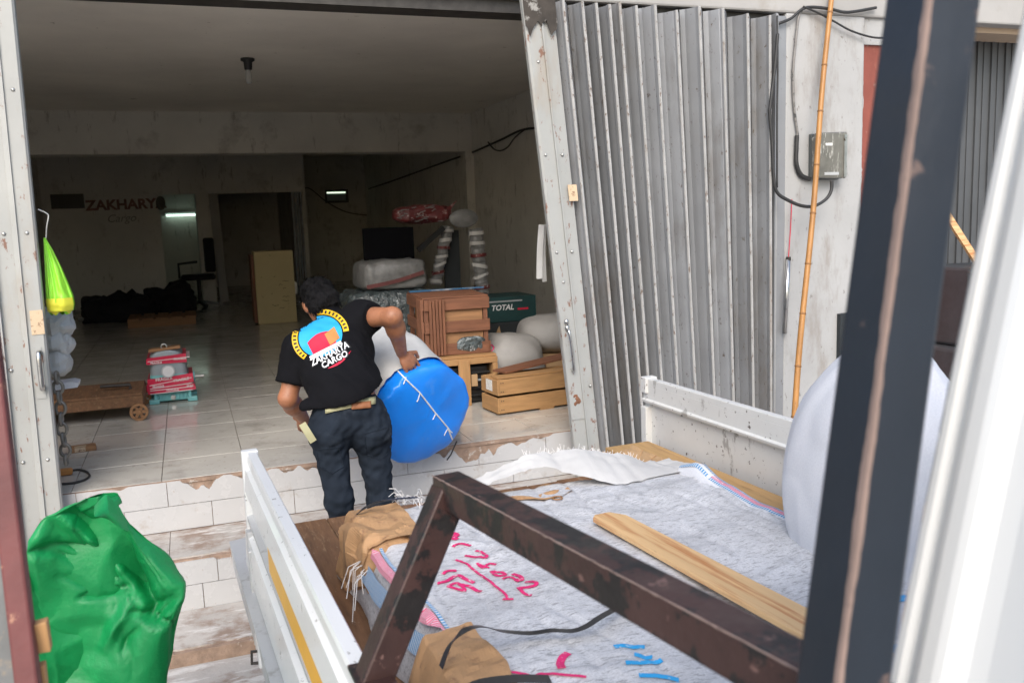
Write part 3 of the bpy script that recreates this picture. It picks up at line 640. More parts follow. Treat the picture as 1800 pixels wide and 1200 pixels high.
cable('overhead_cable', 'bundle of dark cables crossing the top of the pillar', [PY(u, v, 4.425) for u, v in ((1368, 42), (1390, 33), (1408, 18), (1425, 13), (1458, 16), (1490, 22), (1540, 14))], .009)
cable('sagging_cable', 'thin black cable sagging from the pillar top over the red wall', [PY(u, v, 4.42) for u, v in ((1412, 12), (1440, 24), (1466, 38), (1500, 56), (1545, 67), (1600, 60))], .006)
a = PY(1392, 350, 4.44); m_ = PY(1386, 452, 4.43); c = PY(1379, 586, 4.42)
hp = thing('hanging_steel_pipe', 'short steel pipe hanging from a red string on the white pillar', 'pipe', tuple(c))
MB().tube([a, a.lerp(m_, .5)+Vector((.003, 0, 0)), m_], .003, 6).build('string', 'string_red', hp); MB().cyl(m_, c, .0135, 14).build('tube', 'bright_steel', hp, smooth=True); MB().cyl(m_+Vector((0, 0, .002)), m_-Vector((0, 0, .02)), .0145, 14).build('tube_collar', 'dark_steel', hp)
# things in front of the next shop
a = PY(1650, 355, 4.5); b = PY(1730, 480, 4.35); d = b-a; b2 = a+d*((GZ-a.z)/d.z)
tag(MB().bar(a-d*.4, b2, .045, .02, (0, -1, 0)).build('wooden_batten', 'wood_lath', origin=tuple(b2)), 'wooden batten leaning across the next shop’s shutter', 'batten')
pb = thing('wrapped_carton', 'black plastic wrapped carton stacked by the next shop, upper one', 'carton', (4.95, 4.45, .3)); 
MB().box(4.6, 5.2, 4.2, 4.6, .29, .80).build('carton', 'carton_black', pb, bevel=.02); MB().box(4.6, 5.2, 4.18, 4.24, .75, .80).build('wrap_edge', 'clear_wrap', pb, bevel=.02)
pb = thing('wrapped_carton', 'black plastic wrapped carton under another by the next shop', 'carton', (4.95, 4.45, GZ)); MB().box(4.5, 5.25, 4.15, 4.62, GZ, .288).build('carton', 'carton_black', pb, bevel=.02); MB().box(4.5, 5.25, 4.135, 4.2, .16, .285).build('wrap_edge', 'clear_wrap', pb, bevel=.02)
pv = PY(1468, 600, 4.5); tag(MB().prism([(pv.x-.03, .16), (pv.x+.3, .16), (pv.x+.3, .56), (pv.x-.03, .545)], lambda q: (q[0], 4.42, q[1]), lambda q: (q[0], 4.452, q[1])).build('black_panel', 'dark_box', origin=(pv.x, 4.44, .16)), 'small black plate on the right edge of the white pillar', 'plate')  # plain black panel without any writing

# ------------------------------------------------------------------ truck (local frame turned by TA)
TRK = thing('pickup_truck', 'white flatbed pickup truck backed up to the shop steps', 'truck', (1.12, 1.2, GZ), truck=True)
TR = lambda mb, n, m, **k: mb.build(n, m, TRK, **k)
BZ = .10                                     # bed height
LG0, LG1 = -.0, 2.90
# bed planks
bed = TR(MB().box(.30, 1.97, .55, 3.28, BZ-.06, BZ-.022), 'bed_frame', 'truck_grey')
x = .285
for k in range(12):
    wd = (1.97-.285)/12; MB().box(x+.001, x+wd-.001, .56, 3.30-.008*(k % 3), BZ-.021, BZ-.001*(k % 2)).build('plank', 'wood_bed', bed, bevel=.002); x += wd
TR(MB().box(.29, 1.99, 3.283, 3.31, BZ-.11, BZ-.022), 'tail_sill', 'truck_worn')
# left side gate: cap, groove, outer panel, stripe, lower rail
def lg(prof, name, m, y0=.55, y1=LG1, **k):
    return TR(MB().prism(prof, lambda p: (p[0], y0, p[1]), lambda p: (p[0], y1, p[1])), name, m, **k)
lg([(.254, .494), (.258, .502), (.284, .502), (.287, .498), (.287, .468), (.254, .468)], 'gate_cap', 'truck_white', y1=LG1+.004)
lg([(.259, .468), (.283, .468), (.283, BZ-.02), (.259, BZ-.02)], 'side_gate', 'truck_white')
lg([(.245, .452), (.2605, .462), (.2605, .385), (.241, .378)], 'gate_rib', 'truck_white')
lg([(.2440, .377), (.2605, .382), (.2605, .300), (.244, .298)], 'yellow_stripe', 'truck_yellow', y0=.55, y1=2.35)
lg([(.242, .292), (.2605, .297), (.2605, .283), (.242, .280)], 'gate_bead', 'truck_grey')
lg([(.247, .275), (.2605, .285), (.2605, .268), (.247, .265)], 'gate_bead', 'truck_grey')
lg([(.236, .24), (.2605, .255), (.2605, .11), (.236, .095), (.230, .12)], 'lower_rail', 'truck_white')
lg([(.205, .085), (.262, .09), (.262, -.02), (.215, -.03)], 'bed_side_rail', 'truck_grey', y1=3.25)
TR(MB().box(.240, .292, LG1-.035, LG1, BZ-.06, .505), 'gate_end_post', 'truck_white', bevel=.004)
TR(MB().box(.232, .262, LG1-.10, LG1-.06, .02, .26).box(.226, .262, LG1-.16, LG1-.13, .05, .22), 'hinge_bracket', 'truck_grey', bevel=.004)
lat = TR(MB().box(.205, .245, 2.42, 2.50, -.01, .07), 'latch', 'truck_white', bevel=.006)
MB().tube([(.225, 2.45, .03), (.19, 2.45, .035), (.188, 2.45, .0), (.225, 2.45, -.005)], .005, 6).build('latch_loop', 'dark_steel', lat)
# right side gate (inner face in view)
rg = lambda prof, name, m, y0=.55, y1=3.30, **k: TR(MB().prism(prof, lambda p: (p[0], y0, p[1]), lambda p: (p[0], y1, p[1])), name, m, **k)
rg([(1.985, .50), (2.03, .495), (2.03, .47), (1.985, .47)], 'gate_cap', 'truck_worn', bevel=.004)
rg([(1.984, .472), (2.02, .472), (2.02, .385), (1.988, .390), (1.976, .395), (1.974, .405), (1.984, .412)], 'gate_upper_board', 'truck_worn')
rg([(2.000, .388), (2.02, .388), (2.02, BZ-.03), (2.000, BZ-.03)], 'side_gate', 'truck_worn')
TR(MB().box(1.972, 2.032, 3.262, 3.305, .435, .505).box(1.972, 2.032, 3.262, 3.305, BZ-.05, .375).box(1.995, 2.032, 3.262, 3.305, .37, .44), 'gate_end_post', 'truck_worn', bevel=.004)
rg([(1.985, .0), (2.06, .0), (2.06, .09), (1.985, .09)], 'bed_side_rail', 'truck_grey', y1=3.28)
# load rack: leaning leg, rail and navy corner post
def sqtube(a, b, s, up): return MB().bar(a, b, s, s, up)
TR(sqtube((.276, 1.305, .49), (.437, 1.345, .775), .051, (0, 1, 0)), 'rack_leg', 'frame_brown', bevel=.004)
TR(MB().box(.25, .31, 1.26, 1.35, .503, .511), 'rack_leg_foot', 'frame_brown', bevel=.002)
TR(sqtube((.437, 1.365, .775), (.525, .50, .80), .050, (0, 0, 1)), 'rack_rail', 'frame_brown', bevel=.004)
wr_ = MB(); ra, rb2 = Vector((.437, 1.365, .775)), Vector((.525, .50, .80)); rsd = (rb2-ra).normalized().cross(Vector((0, 0, 1))).normalized()
if rsd.x > 0: rsd = -rsd
for i in range(81):
    p = ra.lerp(rb2, i/80)+rsd*.0252+Vector((0, 0, .0252)); wa, wb = .0012+.0022*vnoise((i*.9, 1, 9)), .0012+.002*vnoise((i*1.1, 4, 9)); wr_.v += [p-rsd*max(.0003, wa)+Vector((0, 0, .0003)), p+rsd*.0002+Vector((0, 0, .0002)), p+rsd*.0003-Vector((0, 0, max(.0003, wb)))]
for i in range(80):
    for j in range(2): wr_.f.append((i*3+j, i*3+j+1, i*3+3+j+1, i*3+3+j))
TR(wr_, 'worn_rail_edge', 'worn_primer')
pt = wt(PD(1640, 0, .66)); pbm = wt(PD(1482, 1200, .66)); dd = (pbm-pt).normalized()
p0 = pt-dd*.55; p1 = pt+dd*((BZ-pt.z)/dd.z); mid = (pt+pbm)/2; view = (mid-wt(CP)); view.z = 0; view.normalize()
sidev = Vector((view.y, -view.x, 0)); corner = view*math.cos(R(40))-sidev*math.sin(R(40))
S_ = .050
def post(off, s, name, m, bev=.005):
    z = -dd; fx = (corner-z*corner.dot(z)).normalized(); fy = z.cross(fx); a = p0+off; b = p1+off
    M = Matrix(((fx.x, fy.x, dd.x, a.x), (fx.y, fy.y, dd.y, a.y), (fx.z, fy.z, dd.z, a.z), (0, 0, 0, 1)))
    l = (b-a).length; return MB().box(-s/2, s/2, -s/2, s/2, 0, l, M), fx, fy
mb_, fx, fy = post(view*.036, S_, '', '')
pst = TR(mb_, 'rack_corner_post', 'post_navy', bevel=.004)
# worn bare edge of the post (paint rubbed off to primer)
ea, eb = p0+view*.036-fx*S_/2-fy*S_/2, p1+view*.036-fx*S_/2-fy*S_/2
best = min([(sx_, sy_) for sx_ in (-1, 1) for sy_ in (-1, 1)], key=lambda q: (fx*q[0]*S_/2+fy*q[1]*S_/2).dot(view))
ec = fx*best[0]*S_/2+fy*best[1]*S_/2
we = MB(); n = 260
for i in range(n+1):
    q = p0.lerp(p1, i/n)+view*.036+ec*1.008; wa = .0055+.0025*vnoise((i*.08, 3, 1))+.002*vnoise((i*.45, 5, 1)); wb = .0045+.002*vnoise((i*.1, 8, 1))+.0018*vnoise((i*.5, 9, 1))
    we.v += [q-fx*best[0]*wa, q, q-fy*best[1]*wb]
for i in range(n):
    for j in range(2): we.f.append((i*3+j, i*3+j+1, i*3+3+j+1, i*3+3+j))
we.build('worn_edge', 'worn_primer', pst)
# cab: rear corner, side, roof
def cabx(z): return .556+.228*(z-.84)
cb = MB(); n = 30
prof = []  # plan profile from the rear wall round the corner along the side towards the front (x offset, y)
prof = [(1.30, .46), (.30, .46), (.06, .46), (.016, .458), (.002, .452), (-.003, .446), (-.003, .440), (.004, .436), (.004, .430), (-.003, .426), (-.005, .420), (-.005, .408), (-.003, .401), (.006, .397), (.012, .390), (.014, .375), (.012, .345), (.005, .33), (.0, .31), (.0, .2), (-.005, -.2), (-.005, -.9)]
zs = [-.25+.05*i for i in range(38)]
def cabf(i, j):
    ii = min(len(prof)-1, int(round(i*(len(prof)-1)))); z = zs[min(len(zs)-1, int(round(j*(len(zs)-1))))]
    ox, y = prof[ii]; return (cabx(z)+ox if ii > 1 else cabx(z)*.2+ox+.6, y+.075, z)
cb.grid(cabf, len(prof), len(zs)); TR(cb, 'cab_shell', 'cab_white')
TR(MB().box(.79, 1.75, -.9, .53, 1.60, 1.64), 'cab_roof', 'cab_white', bevel=.015)
TR(MB().box(.42, 1.8, -.9, .50, -.3, -.24), 'cab_floor', 'truck_grey')
TR(MB().grid(lambda i, j: (1.9-.2*j, .53-1.43*i, -.25+1.85*j), 6, 6), 'cab_shell', 'cab_white')
TR(MB().grid(lambda i, j: (.75+1.05*i, -.9-.35*(1-j), .65+.95*j), 6, 4), 'windscreen', 'glass_dark')
TR(MB().grid(lambda i, j: (.5+1.35*i, -1.05-.2*(1-j), -.3+.95*j), 6, 4), 'cab_nose', 'cab_white')
# chassis, wheels, mud flap
TR(MB().box(.75, .85, -.8, 3.2, -.18, BZ-.06).box(1.4, 1.5, -.8, 3.2, -.18, BZ-.06), 'chassis_rail', 'dark_steel')
TR(MB().cyl((.45, 2.05, -.37), (1.8, 2.05, -.37), .05, 12), 'axle', 'dark_steel')
for x in (.43, 1.83):
    for y in (2.05, -.35):
        if y < 0 and x > 1: pass
        M = Matrix.Translation((x, y, -.37)) @ Matrix.Rotation(R(90), 4, 'Y')
        wh = TR(MB().lathe([(.17, -.08), (.25, -.085), (.275, -.06), (.28, 0), (.275, .06), (.25, .085), (.17, .08), (.17, -.08)], 32, M), 'wheel', 'rubber', smooth=True)
        MB().lathe([(0, -.03), (.06, -.03), (.08, -.06), (.15, -.05), (.172, -.07), (.172, .07), (0, .05)], 24, M).build('rim', 'truck_grey', wh, smooth=True)
TR(MB().box(.30, .58, 2.42, 2.43, -.52, -.02), 'mud_flap', 'rubber')
TR(MB().box(.262, .30, 2.30, 2.36, -.3, .09), 'lamp_bracket', 'dark_steel')

# ------------------------------------------------------------------ load: sack covered pallet bundle
PXL, PXR, PYN, PYF, PTOP = .545, 1.735, .62, 2.74, .30
def ptop(x, y):
    wx = x+.05*vnoise((x, y, 0), 4, 21); wy = y+.05*vnoise((x, y, 0), 4, 33)
    h = PTOP+.010*vnoise((x, y, 0), 3.2, 2)+.006*vnoise((x, y, 0), 9, 5)+.006*max(0, .22-abs(vnoise((wx*.35, wy*1.3, 0), 4.2, 11)))/.22-.005*max(0, .10-abs(vnoise((wx*1.3, wy*.3, 0), 5.5, 40)))/.10+.0022*max(0, .2-abs(vnoise((wx*.5, wy*1.6, 0), 13, 50)))/.2
    return h
PK = thing('sack_bundle', 'flat bundle wrapped in dirty white woven sacks with pink marker writing on the truck bed', 'bundle', (1.14, 1.7, BZ), truck=True)
def pkf(i, j):
    y = PYN+(PYF-PYN)*j; l = PXL+.02*vnoise((0, y, 1), 4, 3); r_ = PXR+.02*vnoise((0, y, 1), 4, 8)
    prof = [(l-.045, BZ), (l-.04, BZ+.04), (l-.03, BZ+.09), (l-.018, BZ+.14), (l-.002, BZ+.178)]
    n = 130
    k = i*(n+2*len(prof)-1)
    k = int(round(k))
    far = min(1, max(0, (y-(PYF-.09))/.09)); far = far**2
    if k < len(prof): x, z = prof[k]; z += .006*vnoise((x, y*3, z*4), 3, 1)*(k > 0); x += .018*(.5-abs(vnoise((z*3, y, 3), 6, 4)))-.006
    elif k >= len(prof)+n: x, z = prof[len(prof)*2+n-1-k]; x = r_+l-x
    else:
        t = (k-len(prof)+.5)/n; x = l+.005+(r_-l-.01)*t; e = min(t, 1-t)*1.2/.03; z = ptop(x, y)-.018*max(0, 1-e)**2
    z = max(BZ+.002*(k == 0), z-far*.06)
    return (x, y, z)
nn = 130+10
MB().grid(pkf, nn, 210).build('sack_cover', 'sack_dirty', PK, smooth=True)
MB().box(PXL+.03, PXR-.03, PYN+.03, PYF+.02, BZ+.004, PTOP-.05).build('wood_core', 'redwood_x', PK)
# coloured selvedge stripes along both edges
def selv(xf, y0, y1, wd, m, dz=.004, seed=0):
    mb = MB(); n = int((y1-y0)/.02)
    for i in range(n+1):
        y = y0+(y1-y0)*i/n; x = xf(y)
        for s_ in (0, .5, 1):
            xx = x+wd*s_
            l = PXL+.02*vnoise((0, y, 1), 4, 3)
            if xx > l+.01: z = ptop(xx, y)+dz
            else: z = BZ+.178+(xx-l)*3.2+.03
            mb.v.append(Vector((xx-(0 if xx > l else .016), y, min(z, ptop(max(xx, l), y)+dz))))
    for i in range(n):
        for j in range(2): mb.f.append((i*3+j, i*3+j+1, i*3+3+j+1, i*3+3+j))
    return mb.build('selvedge_stripe', m, PK)
selv(lambda y: PXL+.012+.012*math.sin(y*5), 1.75, 2.55, .009, 'stripe_blue'); selv(lambda y: PXL+.001+.012*math.sin(y*5), 1.75, 2.55, .008, 'stripe_pink'); selv(lambda y: PXL-.014+.012*math.sin(y*5)-.008, 1.8, 2.52, .016, 'stripe_blue')
selv(lambda y: PXL+.024, 1.4, 1.75, .010, 'stripe_blue'); selv(lambda y: PXL+.010, 1.4, 1.75, .010, 'stripe_pink')
# rolled striped hem on the right edge
def hem(y0, y1, x, m, dz, wd):
    mb = MB(); n = 40
    for i in range(n+1):
        y = y0+(y1-y0)*i/n; b = .04*math.exp(-((y-2.50)/.09)**2)
        for a in range(7):
            q = math.pi*a/6; mb.v.append(Vector((x-.03*b/.04*0+.016*vnoise((0, y, 2), 5, 1)-math.cos(q)*wd, y, ptop(PXR-.03, y)-.012+math.sin(q)*(.018+b)+dz)))
    for i in range(n):
        for a in range(6): mb.f.append((i*7+a, i*7+a+1, (i+1)*7+a+1, (i+1)*7+a))
    return mb.build('rolled_hem', m, PK, smooth=True)
hem(1.2, 2.58, PXR-.02, 'sack_white', 0, .032); 
def hems(y0, y1, q0, q1, m):
    mb = MB(); n = 60
    for i in range(n+1):
        y = y0+(y1-y0)*i/n; b = .04*math.exp(-((y-2.50)/.09)**2)
        for a in range(4):
            q = lerp(q0, q1, a/3); mb.v.append(Vector((PXR-.02+.016*vnoise((0, y, 2), 5, 1)-math.cos(q)*.0335, y, ptop(PXR-.03, y)-.012+math.sin(q)*(.0195+b))))
    for i in range(n):
        for a in range(3): mb.f.append((i*4+a, i*4+a+1, (i+1)*4+a+1, (i+1)*4+a))
    return mb.build('selvedge_stripe', m, PK, smooth=True)
hems(1.2, 2.58, .9, 1.25, 'stripe_blue'); hems(1.2, 2.42, 1.25, 1.75, 'stripe_pink'); hems(1.2, 2.5, 1.75, 2.1, 'stripe_blue')
# lifted far flap with frayed edge
def flap(i, j):
    x = .80+.98*i; arch = math.sin(min(1, max(0, (i-.02)/.86))*math.pi)**.9
    y = 2.56+.22*j-.10*(1-i)*(j); z = ptop(x, 2.5)+.003+j*(.105*arch-.01)*(1.3-.3*j)+.016*vnoise((x, j*.3, 0), 7, 3)*j+.012*(.5-abs(vnoise((x, j*.4, 0), 13, 6)))*j-.02*j*(i > .92)
    return (x, y, z)
def flap2(i, j):
    j0 = .62*min(1, max(0, (i-.03)/.1))*(1 if i < .42 else max(0, 1-(i-.42)/.22)); return flap(i, j0+(1-j0)*j)
MB().grid(flap2, 90, 14).build('lifted_flap', 'sack_inside', PK, smooth=True)
MB().grid(lambda i, j: (.93+.34*i, 2.55+.20*j+.03*math.sin(i*7), ptop(.93+.34*i, 2.6)+.006-.03*j+.014*vnoise((i*5, j*5, 0), 1, 6)), 20, 14).build('torn_cardboard', 'kraft', PK)
fr = MB(); rnd = random.Random(3)
for k in range(70):
    i = .36+.52*rnd.random()**1.1; p = Vector(flap(i, 1.)); l = rnd.uniform(.004, .024)*(1.0 if i < .62 else .6)*(.5+.5*math.sin(i*40)**2)
    q = p+Vector((rnd.uniform(-.012, .012), l*.5, l)); fr.bar(p-Vector((0, 0, .003)), q, .0012, .001, (0, 1, 0))
fr.build('frayed_fibres', 'fibre_white', PK, kind='stuff')
# kraft ends poking out on the left
def crumple(c, r, seed, M=None, name='kraft_end'):
    mb = MB(); superblob(mb, c, r, .35, .35, .055, 9, seed, 46, 30, M, flat=BZ+.003); return mb.build(name, 'kraft', PK)
crumple((.585, 2.50, .215), (.085, .15, .098), 3.1); crumple((.60, 2.62, .20), (.10, .05, .085), 8.2)
kf = MB()
def kfl(i, j):
    x = .50+.19*i; y = 2.36+.30*j; return (x, y, ptop(x, y)+.016+.02*(.5-abs(vnoise((x, y, 0), 14, 6)))-.10*max(0, .12-i)*5)
kf.grid(kfl, 20, 20).build('kraft_flap', 'kraft', PK)
def knr(i, j):
    x = .432+.178*i; y = 1.25+.50*j+.03*i; z = ptop(x, y)+.014+.012*(.5-abs(vnoise((x, y, 0), 16, 2))); e = max(0, .34-i)*2.9
    return (x+.012*vnoise((x, y, 1), 9, 3), y, z-.17*e**1.3)
MB().grid(knr, 26, 30).build('kraft_end', 'kraft', PK)
# black plastic straps
A_ = lambda u, v, z: wt(PZ(u, v, z))
MB().ribbon([A_(775, 1172, .33), A_(790, 1135, .37), A_(815, 1108, .40), A_(845, 1100, .385), A_(880, 1108, .35), A_(930, 1112, .33), A_(970, 1107, .335), A_(1005, 1108, .325), A_(1030, 1100, .33), A_(1062, 1080, .34), A_(1120, 1050, .33)], .017, .0015).build('strap', 'strap_black', PK)
MB().ribbon([A_(625, 905, .33), A_(640, 893, .35), A_(665, 882, .36), A_(700, 876, .35), A_(735, 874, .335)], .015, .0015).build('strap', 'strap_black', PK)
MB().ribbon([(.44, 1.50, .19), (.455, 1.495, .28), (.50, 1.485, .338), (.58, 1.475, .342), (.66, 1.46, .33)], .03, .0015).build('strap', 'strap_black', PK)
wf = MB()
for k in range(26):
    p = A_(rnd.uniform(700, 745), rnd.uniform(868, 890), .325); q = p+Vector((rnd.uniform(-.04, .03), rnd.uniform(-.05, .02), rnd.uniform(-.01, .03))); wf.tube([p, (p+q)/2+Vector((0, 0, .012)), q], .0012, 4)
for k in range(9):
    p = Vector((.535, 2.40+rnd.uniform(-.05, .05), .26)); q = p+Vector((rnd.uniform(-.10, -.02), rnd.uniform(-.10, .05), rnd.uniform(-.15, -.06))); wf.tube([p, (p+q)/2+Vector((-.02, 0, .02)), q], .0013, 4)
wf.build('loose_fibres', 'fibre_white', PK, kind='stuff')
# marker writing (strokes traced on the sack surface)
def stroke(pts, wd, m, z0=PTOP, sc=None, smooth=5):
    P = []
    for (u, v) in pts:
        if sc: u, v = sc[0]+u/sc[2], sc[1]+v/sc[2]
        p = wt(PZ(u, v, z0)); P.append(p)
    P = spline(P, smooth); P = [Vector((p.x, p.y, ptop(p.x, p.y)+.0034)) for p in P]
    return MB().ribbon(P, wd, .0012, smooth=0).build('marker_stroke', m, PK)
S3 = (700, 880, 3.75)
for pts, wd in (([(365, 225), (390, 235), (360, 255), (392, 265)], .016), ([(362, 300), (380, 292), (430, 290), (478, 300)], .010), ([(512, 332), (560, 345), (585, 372), (560, 380), (440, 358)], .009),
                ([(520, 412), (560, 432), (600, 405), (645, 410)], .008), ([(520, 412), (600, 430)], .006), ([(610, 452), (650, 488), (705, 490), (690, 470), (625, 455)], .009),
                ([(690, 525), (720, 508), (760, 520), (790, 545)], .007), ([(755, 490), (800, 510), (815, 535), (770, 530)], .012), ([(840, 555), (900, 570), (905, 590), (800, 592)], .011), ([(790, 590), (830, 625), (880, 635)], .009),
                ([(295, 490), (330, 470), (385, 465)], .010), ([(258, 545), (320, 535), (390, 495), (440, 520), (500, 535)], .012), ([(325, 570), (440, 600), (390, 550), (330, 572)], .009), ([(400, 558), (470, 570), (545, 598)], .011),
                ([(380, 385), (430, 405), (470, 430), (540, 475), (620, 555), (700, 625), (720, 660)], .007), ([(690, 660), (760, 665)], .007),
                ([(1120, 1022), (1085, 1050), (1068, 1090), (1080, 1130)], .017), ([(715, 1150), (800, 1160), (900, 1165), (1020, 1180), (1240, 1196)], .007)):
    stroke(pts, wd, 'marker_pink', sc=S3)
S8 = (600, 800, 3.0)
for pts in ([(1440, 1020), (1500, 1012), (1600, 1015)], [(1545, 1062), (1640, 1068)], [(1500, 1130), (1580, 1125), (1690, 1105)], [(1570, 1185), (1680, 1185), (1780, 1190)]): stroke(pts, .014, 'marker_blue', sc=S8)
for pts in ([(1565, 1058), (1600, 1057)], [(1560, 1165), (1580, 1145), (1600, 1138)]): stroke(pts, .03, 'marker_blue')
# brass ring lying on the cover
p = wt(PZ(980, 880, PTOP)); rg_ = MB(); rg_.tube([(p.x+.016*math.cos(a*math.pi/8), p.y+.016*math.sin(a*math.pi/8), ptop(p.x, p.y)+.006) for a in range(17)], .0025, 6, caps=False)
tag(rg_.build('metal_ring', 'bamboo_node', origin=(p.x, p.y, p.z), truck=True, smooth=True), 'small brass ring lying on the white sack cover', 'ring')
# pine lath on top
a, b, c_, d_ = wt(PZ(1042, 912, .32)), wt(PZ(1078, 899, .32)), wt(PZ(1430, 1075, .32)), wt(PZ(1425, 1135, .32))
m0, m1 = (a+b)/2, (c_+d_)/2; m1 = m0+(m1-m0)*1.35; dr = (m1-m0); Ln = dr.length; wd = .105
M = frameM((m0.x, m0.y, PTOP+.022), (dr.x, dr.y, 0), (-dr.y, dr.x, 0))
pl_ = MB().prism([(0, -.03), (.02, -.048), (Ln, -wd/2), (Ln, wd/2), (.05, .05), (0, .02)], lambda q: M @ Vector((q[0], q[1], .006)), lambda q: M @ Vector((q[0], q[1], -.008)))
o = pl_.build('pine_lath', 'wood_lath', origin=(m0.x, m0.y, PTOP+.01), truck=True, bevel=.002)
# turn the mesh so that the grain runs along local x
ang = math.atan2(dr.y, dr.x); o.data.transform(Matrix.Rotation(-ang, 4, 'Z')); o.rotation_euler = (0, 0, TA+ang)
tag(o, 'pale pine lath with sawn corners lying on the white sack bundle', 'plank')
# sheets of board beside the right gate
bs = thing('board_stack', 'brown plywood and cardboard sheets stacked along the right side of the truck bed', 'boards', (1.85, 2.4, BZ), truck=True)
for k in range(6):
    x0, x1 = 1.742+.012*random.random(), 1.972-.01*(k % 2)
    MB().box(x0, x1, .8, 3.27-.02*(k % 3), BZ+.002+.022*k, BZ+.0225+.022*k).build('board', 'wood_ply', bs, bevel=.002)
MB().grid(lambda i, j: (1.60+.24*i, 2.66+.5*j-.12*(1-i), .245+.02*vnoise((i*4, j*4, 0), 1, 3)-.05*(1-i)+.012*(.5-abs(vnoise((i*8, j*8, 0), 1, 9)))), 16, 20).build('torn_cardboard', 'cardboard', bs)
sp = MB()
for k in range(12):
    p = Vector((1.66+.12*random.random(), 2.70+.3*random.random(), .262)); q = p+Vector((random.uniform(-.06, .08), random.uniform(-.15, .05), random.uniform(0, .02))); sp.bar(p, q, .004, .003)
sp.build('splinters', 'kraft', bs, kind='stuff')
# big white sack roll in front of the right gate
c_ = wt(PD(1548, 800, 2.35)); WS = thing('white_sack', 'plump white woven sack standing on the truck bed behind the navy post', 'sack', (c_.x, c_.y, .235), truck=True)
def wsf(q):
    q.z += .0; return q
def wsk(i, j):
    a_ = 2*math.pi*i; t = j; z = .236+.66*t; r_ = (.80+.35*math.sin(math.pi*min(1, t*1.0+.14)))*(1 if t < .55 else max(.02, 1-((t-.55)/.45)**2.6*.95))
    p = Vector((math.cos(a_), math.sin(a_), t)); wv = .05*vnoise(p, 1.6, 3)+.05*abs(vnoise((p.x*1.6, p.y*1.6, t*.8), 1.9, 7))-.03*max(0, .2-abs(vnoise((p.x, p.y, t*1.4), 2.6, 12)))/.2*.6+.10*(crumpled(Vector((p.x*.3, p.y*.3, t*.5-.25)), FOLDS[1])+.2)
    return (c_.x+.160*(r_+wv)*math.cos(a_)+.05*(t-.5), c_.y+.25*(r_+wv)*math.sin(a_), z+.02*vnoise(p, 2.2, 5)*(t > .02))
MB().grid(wsk, 84, 50, cu=True).build('sack_body', 'sack_white', WS, smooth=True)
MB().tube([Vector(wsk(.56+.02*math.sin(k*.5), .05+.85*k/14))+Vector((-.004, -.003, 0)) for k in range(15)], .003, 5).build('seam', 'fibre_white', WS)

# ------------------------------------------------------------------ person bending over the blue roll
PS = thing('person', 'person in black printed t-shirt and dark jeans bending over a blue roll', 'person', (.62, 3.85, -.4955))
q = lambda u, v, y: np.array(PY(u, v, y))
hipL, hipR = q(578, 765, 3.82), q(652, 760, 3.82)
knL, knR = q(597, 880, 3.76), q(670, 878, 3.78)
anL, anR = np.array([knL[0]+.03, 3.86, -.42]), np.array([knR[0]+.0, 3.88, -.42])
wst = q(612, 716, 3.82); chest = q(590, 620, 4.06); neck = q(583, 566, 4.20); head = q(562, 530, 4.30)
shL, shR = q(528, 612, 4.10), q(634, 558, 4.12)
elL, elR = q(506, 700, 4.06), q(690, 556, 3.94)
wrL, wrR = q(534, 735, 4.25), q(706, 620, 4.12)
up = Vector(head-neck).normalized(); fd = (Vector((.0, 1, -.75))-up*Vector((0, 1, -.75)).dot(up)).normalized(); rt = fd.cross(up).normalized()
B = SDF((.1, 3.5, -.5), (1.15, 4.75, 1.15), .0045)
# torso and legs (under the clothes), head, arms, hands: one continuous figure
B.ell(wst+(0, 0, -.03), (.15, .105, .12), k=.03).ell((np.array(wst)+chest)/2, (.145, .11, .17), (rt, fd, up), k=.05).ell(chest, (.165, .115, .16), (rt, fd, up), k=.05)
for h_, k_, a_ in ((hipL, knL, anL), (hipR, knR, anR)): B.cap(h_, k_, .066, .042, .03).cap(k_, a_, .040, .034, .02).cap(a_+(0, .0, -.03), a_+(0, .15, -.05), .032, .028, .02)
B.cap(neck-np.array(up)*.03, head-np.array(up)*.05, .058, .054, .02)
hd = np.array(up); hf = np.array(fd); hr = np.array(rt)
B.ell(head, (.074, .094, .112), (rt, fd, up), k=.0).ell(head+hf*.03-hd*.055, (.055, .065, .06), (rt, fd, up), k=.03)
B.ell(head+hf*.10-hd*.02, (.014, .022, .022), (rt, fd, up), k=.012)      # nose
for s_ in (-1, 1):
    B.ell(head+hr*s_*.078-hd*.012-hf*.005, (.011, .021, .034), (rt, fd, up), k=.006)      # ears
    B.ell(head+hr*s_*.032+hf*.088+hd*.004, (.014, .01, .009), (rt, fd, up), k=.004)        # eyes / brow
B.ell(head+hf*.092-hd*.062, (.024, .01, .008), (rt, fd, up), k=.004)     # mouth
for sh, el, wr in ((shL, elL, wrL), (shR, elR, wrR)):
    B.cap(sh, el, .052, .041, .03).cap(el, el+(wr-el)*.35, .042, .043, .02).cap(el+(wr-el)*.3, wr, .043, .027, .02)
